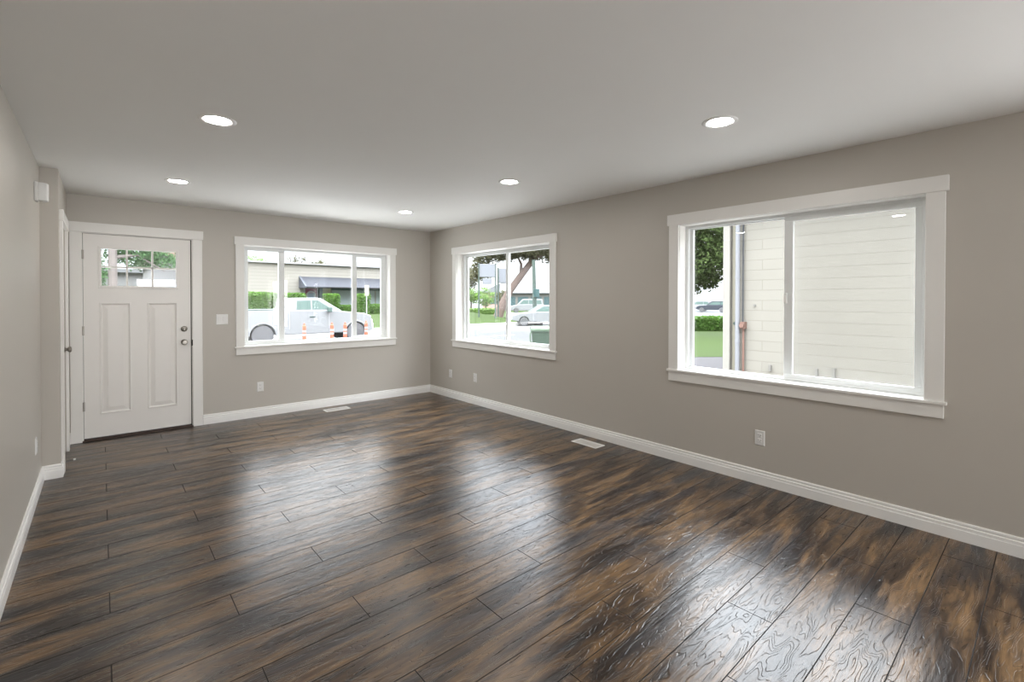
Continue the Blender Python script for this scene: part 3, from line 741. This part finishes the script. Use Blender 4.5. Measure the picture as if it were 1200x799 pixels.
# ------------------------------------------------------------------ building across the road
def siding_mat():
    m, nt, p = newmat('lap_siding'); L = nt.links.new
    tc = N(nt, 'ShaderNodeTexCoord'); sp = N(nt, 'ShaderNodeSeparateXYZ'); L(tc.outputs['Object'], sp.inputs[0])
    a = N(nt, 'ShaderNodeMath', operation='MULTIPLY'); L(sp.outputs['Z'], a.inputs[0]); a.inputs[1].default_value = 1/.24
    f = N(nt, 'ShaderNodeMath', operation='FRACT'); L(a.outputs[0], f.inputs[0])
    mr = N(nt, 'ShaderNodeMapRange'); mr.inputs[1].default_value = 0; mr.inputs[2].default_value = .16; L(f.outputs[0], mr.inputs[0])
    mx = N(nt, 'ShaderNodeMix', data_type='RGBA'); L(mr.outputs[0], mx.inputs[0])
    mx.inputs[6].default_value = (.115, .102, .085, 1); mx.inputs[7].default_value = (.215, .203, .18, 1)
    L(mx.outputs[2], p.inputs['Base Color']); p.inputs['Roughness'].default_value = .8
    b = N(nt, 'ShaderNodeBump', Strength=.5, Distance=.02); L(f.outputs[0], b.inputs['Height']); L(b.outputs['Normal'], p.inputs['Normal'])
    return m
M_siding = siding_mat()
M_awning = simple('grey_awning', (.040, .042, .050), rough=.7, var=.06)
M_awnend = simple('dark_awning_end', (.07, .075, .09), rough=.7)
M_wine = simple('wine_red_door', (.20, .05, .085), rough=.5)
M_white = simple('white_gloss', (.28, .285, .295), rough=.3, var=.02)
M_shop = simple('pale_blue_storefront', (.26, .31, .315), rough=.25, var=.05)
M_dkframe = simple('dark_green_frame', (.045, .08, .085), rough=.5)
M_beige = simple('beige_panel', (.42, .38, .31), rough=.7)
M_bluegl = simple('blue_grey_glass', (.16, .20, .26), rough=.2)
M_teal = simple('teal_fascia', (.035, .07, .07), rough=.5)
b = tag(empty('shop_building', (11, 31.7, .2)), 'long beige lap-sided building across the road with grey awning', 'building')
def BB(mb_, name, mat, par=None, **k):
    ob = mb_.build(name, mat, **k)
    if par: ob.parent = par
    else: ob.parent = b; ob.location = (-11, -31.7, -.2)
    return ob
BB(MB().box((1.5, 31.7, .2), (20, 38, 4.1)), 'wall', M_siding)
BB(MB().box((1.3, 31.5, 4.1), (20.2, 38.2, 4.2)), 'roof_cap', M_white)
BB(MB().prism([(31.7, 3.17), (30.25, 2.38), (30.25, 2.30), (31.7, 2.30)], lambda y, z: (7.72, y, z), lambda y, z: (19.4, y, z)), 'awning', M_awning, bevel=.02)
BB(MB().prism([(31.7, 3.20), (30.20, 2.40), (30.20, 2.27), (31.7, 2.27)], lambda y, z: (7.60, y, z), lambda y, z: (7.72, y, z)), 'awning_end', M_awnend)
BB(MB().box((10.05, 31.62, 2.14), (19.4, 31.7, 2.30)), 'fascia', M_teal)
dr = BB(MB().box((7.95, 31.62, .2), (8.98, 31.7, 2.26)), 'shop_door', M_wine)
BB(MB().box((7.95, 31.58, .2), (8.02, 31.64, 2.26)).box((8.92, 31.58, .2), (8.98, 31.64, 2.26)), 'door_frame', M_white)
m = MB()
for k in range(9):
    a0, a1 = PI*k/9, PI*(k+1)/9
    m.add([(8.47+r*math.cos(a), y, 1.72+r*math.sin(a)*.9) for y in (31.58, 31.62) for a in (a0, a1) for r in (.26, .38)],
          [(0, 1, 3, 2), (4, 6, 7, 5), (0, 2, 6, 4), (1, 5, 7, 3)])
m.box((8.09, 31.58, 1.1), (8.21, 31.62, 1.72)).box((8.73, 31.58, 1.1), (8.85, 31.62, 1.72))
BB(m, 'arched_window_frame', M_white)
BB(MB().box((8.2, 31.60, 1.1), (8.74, 31.63, 1.90)), 'arched_window', M_bluegl)
BB(MB().box((9.04, 31.45, .2), (9.30, 31.7, 2.30)), 'column', M_dkframe)
BB(MB().box((9.32, 31.64, .2), (9.98, 31.7, 2.30)), 'wall_panel', M_beige)
for k in range(5):
    wx = 10.1+k*1.86
    s = BB(MB().box((wx, 31.64, .45), (wx+1.74, 31.7, 2.14)), 'shop_window', M_shop)

# street sign board and delineator posts
t = tag(empty('street_sign', (9.6, 24, -.05)), 'cream rectangular street sign on a thin white post across the road', 'sign')
M_cream = simple('cream_sign', (.24, .23, .19), rough=.6)
MB().cyl((0, 0, 0), (0, 0, 2.38), .035, n=10).build('post', M_white, t)
MB().box((-.15, -.05, 1.70), (.15, -.035, 2.42)).build('sign_board', M_cream, t, bevel=.005)
M_orange = simple('orange_plastic', (.36, .10, .06), rough=.5)
def delineator():
    t = empty('delineator_post')
    MB().lathe([(0, .17), (.035, .17), (.05, .10), (.05, .055)], (0, 0, 0), (0, 0, 1), n=16).build('rubber_base', M_path, t, smooth=True)
    MB().lathe([(.05, .08), (.80, .065), (.84, .035), (.90, .035), (.92, .0)], (0, 0, 0), (0, 0, 1), n=16).build('tube', M_orange, t, smooth=True)
    for z in (.42, .56): MB().lathe([(z, .0765), (z+.08, .0750)], (0, 0, 0), (0, 0, 1), n=16).build('reflective_band', M_white, t, smooth=True)
    return t
dl = delineator()
for i, (x, y, l) in enumerate([(2.26, 13.25, 'orange striped delineator post in front of the pickup door, leftmost of four'), (3.37, 13.3, 'orange striped delineator post second from left, ahead of the pickup door'),
                           (3.88, 13.2, 'orange striped delineator post right beside the pickup front wheel'), (5.15, 14.0, 'orange striped delineator post rightmost, off the pickup nose')]):
    if i == 0: t = dl
    else:
        t = dl.copy(); COL.objects.link(t)
        for ch in dl.children: c = ch.copy(); COL.objects.link(c); c.parent = t
    t.location = (x, y, G-.02); tag(t, l, 'traffic post', 'orange delineator posts on the road')

# ------------------------------------------------------------------ vehicles (built in their own space: +X forward, Z up)
M_tire = simple('dusty_tire', (.10, .10, .105), rough=.8)
M_rim = simple('alloy_rim', (.5, .5, .52), rough=.3, metal=.6)
M_carwhite = simple('white_car_paint', (.18, .185, .192), rough=.4, var=.01)
M_cargrey = simple('dark_grey_car_paint', (.04, .045, .055), rough=.25, var=.02)
M_carglass = simple('green_tinted_car_glass', (.075, .11, .10), rough=.2)
M_blacktrim = simple('black_trim', (.03, .05, .045), rough=.5)
M_lampg = simple('headlamp', (.55, .56, .58), rough=.1)
def arch(cx, cz, r, x_from_right=True, n=10):
    return [(cx+r*math.cos(PI*k/n), cz+r*math.sin(PI*k/n)) for k in range(n+1)]
def car(name, loc, rz, label, cat, body_top, cab, wheels, wr, W, paint, zlow, windows, shield, extra=None, group=None, glass=None):
    """body_top: outline from rear to nose along the top; wheels: x positions (rear, front)"""
    glass = glass or M_carglass
    t = tag(empty(name, loc, rz), label, cat, group)
    poly = list(body_top)                                  # rear bottom ... nose bottom
    for wx in sorted(wheels, reverse=True):
        poly += [(x, z) for x, z in arch(wx, wr, wr*1.16) if z >= zlow-.001 or True]
    poly = [(x, max(z, zlow)) for x, z in poly]
    MB().prism(poly, lambda a, b: (a, -W/2, b), lambda a, b: (a, W/2, b)).build('body', paint, t, bevel=.035)
    ins = .10
    lo = min(z for x, z in cab); hi = max(z for x, z in cab)
    k = lambda z: W/2-.03-ins*(z-lo)/(hi-lo)
    MB().prism(cab, lambda a, b: (a, -k(b), b), lambda a, b: (a, k(b), b)).build('cabin', paint, t, bevel=.03)
    for s in (-1, 1):
        for wd in windows:
            MB().prism(wd, lambda a, b: (a, s*(k(b)-.01), b), lambda a, b: (a, s*(k(b)+.006), b)).build('side_window', glass, t)
        for wx in wheels:
            wo_ = MB().lathe([(0, wr*.62), (.0, wr*.93), (.03, wr), (.20, wr), (.23, wr*.93), (.23, wr*.62)], (wx, s*(W/2-.01), wr), (0, -s, 0), n=28).build('wheel', M_tire, t, smooth=True)
            MB().lathe([(.02, 0), (.0, wr*.12), (.035, wr*.22), (.02, wr*.55), (.0, wr*.62), (.2, wr*.62)], (wx, s*(W/2-.01), wr), (0, -s, 0), n=20).build('hubcap', M_rim, wo_, smooth=True)
        fx = max(x for x, z in body_top)
        MB().box((fx-.30, s*(W/2-.30)-.12, zlow+.42), (fx+.008, s*(W/2-.02), zlow+.60)).build('headlight', M_lampg, t, bevel=.02)
    (xa, za), (xb, zb) = shield                              # windscreen line bottom -> top
    dx, dz = xb-xa, zb-za; nn = Vector((dz, 0, -dx)).normalized()
    if nn.x < 0: nn = -nn
    q = lambda f: (Vector((xa+dx*f, 0, za+dz*f)), k(za+dz*f)-.06)
    (p0, w0), (p1, w1) = q(.08), q(.92)
    vs = []
    for off in (nn*-.01, nn*.008):
        for p_, w_ in ((p0, w0), (p1, w1)):
            for sg in (-1, 1): vs.append(p_+off+Vector((0, sg*w_, 0)))
    MB().add(vs, [(0, 1, 3, 2), (4, 6, 7, 5), (0, 4, 5, 1), (2, 3, 7, 6), (0, 2, 6, 4), (1, 5, 7, 3)]).build('windscreen', glass, t)
    if extra: extra(t, k)
    return t
# white pickup passing on the road (wheelbase 3.8 m)
def pick_extra(t, k):
    W = 2.0
    MB().box((-.62-1.015+.5, -W/2+.03, 1.40), (.94, W/2-.03, 1.45)).build('bed_cover', M_blacktrim, t, bevel=.01)
    for s in (-1, 1):
        MB().box((1.80, s*(W/2)-.02, 1.10), (2.02, s*(W/2)+.035, 1.15)).build('door_handle', M_blacktrim, t, bevel=.01)
        MB().box((2.50, s*(W/2+.02), 1.32), (2.66, s*(W/2+.24), 1.54)).build('mirror', M_carglass, t, bevel=.03)
        for wx in (0, 3.79):
            m = MB()
            pts = [(wx+.50*math.cos(PI*j/12), s*(W/2+.005), .41+.50*math.sin(PI*j/12)) for j in range(13)]
            m.tube(pts, .035, n=6)
            m.build('fender_flare', M_carwhite, t, smooth=True)
        for xs_, zs_ in ((.98, 1.36), (2.60, 1.30)): MB().box((xs_, s*(W/2)-.006, .62), (xs_+.015, s*(W/2)+.004, zs_)).build('door_seam', M_rim, t)
    MB().box((4.40, -.95, .50), (4.66, .95, .78)).build('front_bumper', M_rim, t, bevel=.04)
    MB().box((-1.25, -.95, .50), (-1.08, .95, .74)).build('rear_bumper', M_rim, t, bevel=.04)
    MB().box((4.46, -.60, .80), (4.585, .60, 1.12)).build('grille', M_blacktrim, t, bevel=.02)
car('pickup_truck', (1.015, 15.3, G-.02), 0, 'white pickup truck with dark bed cover driving past the three-pane window', 'truck',
    [(-1.12, .45), (-1.12, 1.40), (.95, 1.42), (2.7, 1.40), (3.25, 1.34), (4.20, 1.25), (4.52, 1.12), (4.58, .45)],
    [(.92, 1.38), (1.00, 1.86), (1.08, 1.92), (2.14, 1.935), (2.32, 1.90), (3.18, 1.36)], (0, 3.79), .41, 2.0, M_carwhite, .36,
    [[(1.28, 1.44), (1.32, 1.80), (1.86, 1.82), (1.86, 1.44)], [(1.92, 1.44), (1.92, 1.82), (2.16, 1.82), (2.74, 1.44)]],
    ((3.18, 1.37), (2.32, 1.90)), pick_extra)
sedan_top = [(-.95, .45), (-1.0, .92), (-.6, 1.0), (1.9, .98), (3.1, .86), (3.55, .72), (3.62, .42)]
sedan_cab = [(-.45, .96), (.25, 1.40), (.55, 1.45), (1.3, 1.45), (1.55, 1.40), (2.25, .95)]
sedan_win = [[(-.15, 1.02), (.33, 1.36), (.80, 1.38), (.80, 1.02)], [(.86, 1.02), (.86, 1.38), (1.38, 1.36), (1.95, 1.02)]]
van_top = [(-1.0, .45), (-1.05, 1.15), (-.9, 1.2), (2.3, 1.15), (3.2, 1.02), (3.6, .80), (3.64, .42)]
van_cab = [(-1.0, 1.1), (-.85, 1.88), (-.6, 1.95), (1.6, 1.95), (1.9, 1.88), (2.7, 1.1)]
van_win = [[(-.75, 1.25), (-.66, 1.75), (.1, 1.78), (.1, 1.25)], [(.2, 1.25), (.2, 1.78), (1.0, 1.78), (1.0, 1.25)], [(1.1, 1.25), (1.1, 1.78), (1.75, 1.76), (2.3, 1.25)]]
suv_top = [(-.95, .50), (-1.0, 1.05), (2.1, 1.05), (3.2, .98), (3.5, .85), (3.55, .48)]
suv_cab = [(-.95, 1.0), (-.70, 1.62), (-.4, 1.68), (1.2, 1.68), (1.45, 1.62), (2.15, 1.02)]
suv_win = [[(-.62, 1.12), (-.45, 1.52), (.15, 1.55), (.15, 1.12)], [(.22, 1.12), (.22, 1.55), (1.22, 1.53), (1.85, 1.12)]]
def parked(name, kind, loc, rz, label, paint, group=None):
    tp, cb, wn_, zl = {'sedan': (sedan_top, sedan_cab, sedan_win, .30), 'van': (van_top, van_cab, van_win, .32), 'suv': (suv_top, suv_cab, suv_win, .36)}[kind]
    sh = {'sedan': ((2.25, .96), (1.55, 1.40)), 'van': ((2.7, 1.11), (1.9, 1.88)), 'suv': ((2.15, 1.03), (1.45, 1.62))}[kind]
    return car(name, loc, rz, label, 'car', tp, cb, (0, 2.75), .33 if kind != 'sedan' else .31, 1.8, paint, zl, wn_, sh, None, group)
# heading to the left across the view of the middle window: forward = -cam right
HD = math.atan2(math.sin(R(-40.97))*-1, -math.cos(R(-40.97)))
def along(px0, fdep, off=0.0):
    """point on the ground at forward depth fdep and image column px0"""
    k = (px0-600.17)/554.34
    return (-3.8038+_F.x/math.cos(_pit)*fdep+_R.x*k*fdep, -6.2954+_F.y/math.cos(_pit)*fdep+_R.y*k*fdep)
x, y = along(656, 34.5); parked('parked_car', 'sedan', (x, y, G-.02), HD+.12, 'white sedan in the street beyond the two-pane window, right of the van', M_carwhite)
x, y = along(628, 66); parked('parked_van', 'van', (x, y, G-.02), HD, 'white van parked far off behind the sedan, beside the utility pole', M_carwhite)
x, y = along(826, 76); parked('parked_car', 'suv', (x, y, G-.02), HD-.42-PI*0, 'white car parked beyond the hedge outside the right-hand window', M_carwhite)
x, y = along(846, 70); parked('parked_car', 'suv', (x, y, G-.02), HD-.42, 'dark grey car parked beyond the hedge, beside the neighbouring wall edge', M_cargrey)

# ------------------------------------------------------------------ things seen through the middle window
M_signw = simple('white_sign_panel', (.15, .157, .175), rough=.5, var=.03)
M_pole = simple('green_grey_pole', (.06, .08, .07), rough=.8, var=.2)
x, y = along(571, 38)
def rect_sign(loc, rz, label, boards, posts):
    t = tag(empty('pole_sign', loc, rz), label, 'sign', 'white signs on posts')
    for px in posts: MB().box((px-.06, -.06, 0), (px+.06, .06, boards[0][3]+.05)).build('post', M_pole, t)
    for a, b_, z0, z1 in boards:
        MB().box((a, -.16, z0), (b_, .16, z1)).build('sign_board', M_signw, t, bevel=.03)
    return t
rect_sign((x, y, G), R(-40.97), 'white two-board sign on posts, left of the pair outside the middle window', [(-.61, .63, 3.64, 4.68), (-.38, .36, 3.10, 3.54)], (-.67, .66))
x, y = along(590, 40)
rect_sign((x, y, G), R(-40.97), 'white square sign on posts, partly behind the centre stile of the middle window', [(-.38, .52, 3.26, 4.48)], (-.45,))
# leaning trunk and overhanging canopy
x, y = along(583, 46); tp = Vector((x, y, G)); rr_ = Vector((_R.x, _R.y, 0))
tree(tp, [(0, 0, 0), rr_*.45+Vector((0, 0, 1.3)), rr_*1.2+Vector((0, 0, 2.7)), rr_*2.3+Vector((0, 0, 4.2)), rr_*3.6+Vector((0, 0, 5.9)), rr_*4.6+Vector((0, 0, 7.4))], [.50, .42, .36, .32, .27, .18],
     [[rr_*2.3+Vector((0, 0, 4.2)), rr_*2.3+Vector((0, 0, 5.3)), rr_*1.6+Vector((0, 0, 6.8))], [rr_*3.6+Vector((0, 0, 5.9)), rr_*4.6+Vector((0, 0, 6.3)), rr_*6.0+Vector((0, 0, 6.4))]],
     [(tuple(rr_*3.2+Vector((0, 0, 7.3))), (3.4, 2.4, 1.5)), (tuple(rr_*.2+Vector((0, 0, 6.6))), (2.4, 2.0, 1.0)), (tuple(rr_*5.6+Vector((0, 0, 6.3))), (1.4, 1.4, .8)), (tuple(rr_*-1.7+Vector((0, 0, 5.3))), (.9, .9, 1.9))],
     11000, .15, LF_olive, M_barkpink, 'leaning tree with olive canopy across the middle window view', seed=11)
x, y = along(612, 25)
tree((x, y, G), [(2.9, -2.6, 0), (2.9, -2.6, 2.6), (2.6, -2.3, 5.0)], [.18, .15, .12], [[(2.6, -2.3, 4.6), (1.0, -.9, 4.9), (-.8, .7, 4.9)]],
     [((0, 0, 5.0), (2.3, 1.9, .70)), ((1.2, -1.0, 4.9), (1.0, 1.0, .65)), ((-1.8, 1.5, 4.75), (.9, .9, .6))], 9000, .09, LF_olive, M_bark, 'dark leafy tree hanging into the top of the middle window', seed=12)
# utility pole with its guy wire
x, y = along(627, 40)
t = tag(empty('utility_pole', (x, y, G)), 'grey-green utility pole with meter box beyond the middle window', 'utility pole')
MB().cyl((0, 0, 0), (-.10, .08, 5.2), .19, .14, n=14).build('pole', M_pole, t, smooth=True)
MB().box((-.28, -.30, 2.05), (.24, -.10, 2.75)).build('meter_box', M_teal, t, bevel=.03)
MB().cyl((.05, 0, 4.9), (2.2, -1.9, 0.6), .015, n=6).build('guy_wire', M_blacktrim, t)
# long pale building far off
x, y = along(628, 76)
t = tag(empty('shop_building', (x, y, G), R(-40.97)), 'low pale building far beyond the pole with a dark window band', 'building')
M_pale = simple('pale_wall', (.14, .135, .125), rough=.8)
M_roofg = simple('pale_grey_roof', (.13, .135, .14), rough=.7)
MB().box((-5.5, 0, 0), (6, 8, 2.9)).build('wall', M_pale, t)
MB().prism([(-.6, 2.9), (3.5, 4.5), (8.6, 2.9)], lambda a, b_: (-5.8, a, b_), lambda a, b_: (6.3, a, b_)).build('roof', M_roofg, t)
for k in range(5): MB().box((-5.0+k*2.1, -.05, .9), (-3.3+k*2.1, 0, 2.3)).build('window', M_dkframe, t)
x, y = along(590, 90)
t = tag(empty('house', (x, y, G), R(-40.97)), 'small reddish house showing left of the leaning trunk', 'building')
MB().box((-4, 0, 0), (4, 6, 3.2)).build('wall', simple('red_brown_wall', (.30, .20, .17), rough=.8), t)
MB().prism([(-4.3, 3.2), (0, 5.2), (4.3, 3.2)], lambda a, b_: (a, -.3, b_), lambda a, b_: (a, 6.3, b_)).build('roof', M_roofg, t)
MB().box((-2.5, -.05, 1.0), (-1.2, 0, 2.2)).box((1.2, -.05, 1.0), (2.5, 0, 2.2)).build('windows', M_dkframe, t)
# greenery left in the middle window
for i, (px, fd_, z, r, lm, l) in enumerate([(552, 60, 2.2, 1.05, LF_bright, 'pale green young tree at the left edge of the middle window'), (569, 64, 2.0, 1.25, LF_bright, 'bright green rounded tree below the two-board sign'),
                                        (586, 68, 1.9, 1.2, LF_olive, 'grey-green shrubby tree below the square sign'), (549, 53, 4.3, 1.2, LF_olive, 'taller sparse tree behind the left edge of the middle window')]):
    x, y = along(px, fd_)
    tree((x, y, G), [(0, 0, 0), (.05, 0, z)], [.12, .07], [], [((0, 0, z+.2), (r, r, r*.9)), ((.5, .3, z-.3), (r*.7, r*.7, r*.6))], 1300, .12, lm, M_bark, l, seed=40+i)
x0_, y0_ = along(566, 58)
hd = hedge(-2.2, 2.2, -.4, .4, 0, .75, LF_bright, 'low green hedge row on the grass beyond the middle window', n=700, s=.09, seed=51, group=None)
hd.location = (x0_, y0_, G); hd.rotation_euler = (0, 0, R(-40.97))
# green wheeled bin near the house
M_bin = simple('dark_green_bin_plastic', (.032, .046, .036), rough=.55, var=.12, scale=6)
M_binlid = simple('green_bin_lid', (.055, .078, .055), rough=.5, var=.12, scale=6)
x, y = along(636, 13.2)
t = tag(empty('wheeled_bin', (x, y, G), R(-40.97)), 'dark green lidded bin standing outside the lower right of the middle window', 'bin')
MB().add([(-.25, -.27, .06), (.25, -.27, .06), (.25, .27, .06), (-.25, .27, .06), (-.31, -.33, .98), (.31, -.33, .98), (.31, .33, .98), (-.31, .33, .98)],
         [(0,3,2,1),(4,5,6,7),(0,1,5,4),(1,2,6,5),(2,3,7,6),(3,0,4,7)]).build('body', M_bin, t, bevel=.03)
MB().box((-.335, -.35, .95), (.335, .35, .99)).build('rim', M_bin, t, bevel=.01)
MB().prism([(-.36, .99), (-.34, 1.05), (0, 1.11), (.34, 1.07), (.37, .99)], lambda a, b_: (-.34, a, b_), lambda a, b_: (.34, a, b_)).build('lid', M_binlid, t, bevel=.015)
MB().tube([(-.33, -.36, .98), (-.36, -.37, .90), (-.36, -.37, .72), (-.33, -.33, .66)], .018, n=8).build('handle', M_binlid, t, smooth=True)
for s in (-1, 1): MB().cyl((s*.24, .26, .10), (s*.30, .26, .10), .10, n=18).build('wheel', M_tire, t)

# ------------------------------------------------------------------ neighbouring wall outside the right window
def block_mat():
    m, nt, p = newmat('cream_painted_block'); L = nt.links.new
    tc = N(nt, 'ShaderNodeTexCoord'); sp = N(nt, 'ShaderNodeSeparateXYZ'); L(tc.outputs['Object'], sp.inputs[0])
    cb = N(nt, 'ShaderNodeCombineXYZ'); 
    sm = N(nt, 'ShaderNodeMath', operation='ADD'); L(sp.outputs['Y'], sm.inputs[0]); L(sp.outputs['X'], sm.inputs[1])
    L(sm.outputs[0], cb.inputs[0]); L(sp.outputs['Z'], cb.inputs[1])
    br = N(nt, 'ShaderNodeTexBrick'); L(cb.outputs[0], br.inputs['Vector'])
    br.inputs['Scale'].default_value = 1.0; br.inputs['Brick Width'].default_value = 7.0; br.inputs['Row Height'].default_value = .20
    br.inputs['Mortar Size'].default_value = .006; br.inputs['Mortar Smooth'].default_value = .6
    br.inputs['Color1'].default_value = (.165, .156, .135, 1); br.inputs['Color2'].default_value = (.160, .151, .130, 1); br.inputs['Mortar'].default_value = (.112, .103, .085, 1)
    nz = N(nt, 'ShaderNodeTexNoise', Scale=1.2, Detail=6.0); L(tc.outputs['Object'], nz.inputs['Vector'])
    mr = N(nt, 'ShaderNodeMapRange'); mr.inputs[3].default_value = .90; mr.inputs[4].default_value = 1.08; L(nz.outputs['Fac'], mr.inputs[0])
    ml = N(nt, 'ShaderNodeVectorMath', operation='SCALE'); L(br.outputs['Color'], ml.inputs[0]); L(mr.outputs[0], ml.inputs['Scale'])
    L(ml.outputs[0], p.inputs['Base Color']); p.inputs['Roughness'].default_value = .75
    b_ = N(nt, 'ShaderNodeBump', Strength=.4, Distance=.006); b_.invert = True; L(br.outputs['Fac'], b_.inputs['Height']); L(b_.outputs['Normal'], p.inputs['Normal'])
    return m
M_block = block_mat()
M_creamtrim = simple('cream_corner_board', (.20, .192, .175), rough=.6, var=.03)
M_olivetrim = simple('olive_cream_strip', (.185, .175, .14), rough=.6, var=.03)
M_pipe = simple('white_downpipe', (.17, .175, .19), rough=.4, var=.03)
M_rust = simple('rusty_pipe', (.14, .085, .07), rough=.7, var=.25, scale=14)
NX = 6.0
t = tag(empty('neighbour_building', (NX, -8, G)), 'cream painted masonry building close outside the right-hand window', 'building')
def NB(mb_, name, mat, **k):
    ob = mb_.build(name, mat, **k); ob.location = (-NX, 8, -G); ob.parent = t; return ob
NB(MB().box((NX, -18, G), (NX+9, -1.90, 3.3)), 'wall', M_block)
NB(MB().box((NX-.10, -1.905, G), (NX+9, -1.765, 3.3)), 'corner_pilaster', M_creamtrim, bevel=.01)
NB(MB().box((NX-.03, -2.04, G), (NX, -1.93, 3.3)), 'trim_strip', M_olivetrim, bevel=.004)
NB(MB().box((NX-.25, -18.2, 3.3), (NX+9.2, -1.5, 3.42)), 'roof_edge', M_creamtrim)
NB(MB().cyl((NX-.10, -2.065, G), (NX-.10, -2.065, 3.3), .042, n=14).lathe([(0, .05), (.05, .05)], (NX-.10, -2.065, 1.85), (0, 0, 1), n=14).lathe([(0, .05), (.05, .05)], (NX-.10, -2.065, .55), (0, 0, 1), n=14), 'downpipe', M_pipe, smooth=True)
NB(MB().cyl((NX-.06, -2.165, G), (NX-.06, -2.165, .86), .022, n=10), 'small_pipe', M_rust, smooth=True)
NB(MB().cyl((NX-.05, -2.150, .86), (NX-.05, -2.150, 3.3), .012, n=8), 'thin_conduit', M_cargrey, smooth=True)
NB(MB().cyl((NX-.16, -2.165, .90), (NX, -2.165, .90), .045, n=12).box((NX-.12, -2.21, .83), (NX, -2.12, .97)), 'valve', M_rust, smooth=True)
NB(MB().cyl((NX-.06, -1.99, .93), (NX, -1.99, .93), .03, n=12), 'wall_stub', M_blacktrim, smooth=True)
for yy, zz, hh in ((-2.66, .03, .12), (-3.45, .0, .16), (-3.72, .0, .2)): NB(MB().box((NX-.05, yy-.02, zz), (NX, yy+.02, zz+hh)), 'wall_bracket', M_pale)
NB(MB().cyl((NX-.03, -2.36, 1.30), (NX, -2.36, 1.30), .025, n=10), 'wall_cap', M_pale)

# big maple, hedge beyond the lawn
x, y = along(828, 25)
tree((x, y, G), [(2.4, -2.2, 0), (2.4, -2.2, 2.2), (2.0, -1.8, 4.5), (1.2, -1.0, 6.4)], [.24, .20, .17, .12], [[(2.1, -1.9, 3.8), (1.2, -.9, 4.6), (-.2, .3, 5.0)]],
     [((0, 0, 4.0), (1.9, 2.0, 1.35)), ((.2, .1, 5.5), (2.2, 2.3, 1.3)), ((.3, .8, 2.95), (1.3, 1.5, .75))], 15000, .095, LF_dark, M_bark, 'broad dark-leaved maple filling the left edge of the right-hand window', seed=61)
x0_, y0_ = along(824, 28)
hd = hedge(-2.6, 1.9, -.4, .4, 0, .82, LF_hedge, 'clipped green hedge beyond the lawn outside the right-hand window', n=2600, s=.07, seed=62, group=None)
hd.location = (x0_, y0_, G); hd.rotation_euler = (0, 0, R(-40.97))

# ------------------------------------------------------------------ things seen through the front door lite
t = tree((-3.60, 9.4, G), [(0, 0, 0), (.02, 0, 3.0), (0, 0, 7.5)], [.11, .09, .05], [[(0, 0, 3.3), (.8, .2, 3.5), (1.7, .3, 3.2)], [(0, 0, 2.9), (.5, .1, 3.0), (1.1, .2, 2.6)]],
     [((1.0, .5, 2.98), (1.0, .5, .36)), ((-.28, .2, 2.6), (.20, .4, .9)), ((.45, .4, 3.05), (.6, .5, .38)), ((.5, .4, 3.6), (1.3, .7, .5))], 6500, .045, LF_pine, M_barkpale, 'cedar with drooping green sprays seen through the front door glass', seed=71)
t = tag(empty('house', (-.80, 20.0, G)), 'white sided gable house at the right of the front door glass', 'building')
M_wsid = simple('white_siding', (.17, .17, .17), rough=.7)
MB().prism([(-1.25, 0), (-1.25, 3.6), (-.95, 3.9), (1.5, 2.5), (1.5, 0)], lambda a, b_: (a, 0, b_), lambda a, b_: (a, 7, b_)).build('wall', M_wsid, t)
MB().prism([(-1.45, 3.45), (-.95, 3.9), (1.75, 2.36), (1.75, 2.6), (-.95, 4.5), (-1.45, 3.9)], lambda a, b_: (a, -.4, b_), lambda a, b_: (a, 7.3, b_)).build('roof', simple('brown_roof', (.19, .14, .11), rough=.8), t)
MB().box((-.95, -.04, 1.0), (-.3, 0, 2.5)).build('window', simple('pale_blue_blind', (.36, .42, .55), rough=.5), t)
m = MB()
for k in range(12): m.box((-1.25, -.02, .2+k*.18), (1.5, 0, .215+k*.18))
m.build('siding_laps', M_pale, t)
t = tag(empty('garage', (-3.2, 29.5, G)), 'white low garage behind the cedar, seen through the front door glass', 'building')
MB().box((-2.2, 0, 0), (2.3, 6, 3.4)).build('wall', M_wsid, t)
MB().box((-2.4, -.3, 3.4), (2.5, 6.3, 3.6)).build('roof', M_roofg, t)
for k in (-1, 1): 
    dd_ = MB().box((k*1.05-.85, -.05, 0), (k*1.05+.85, 0, 2.3)).build('garage_door', M_white, t)
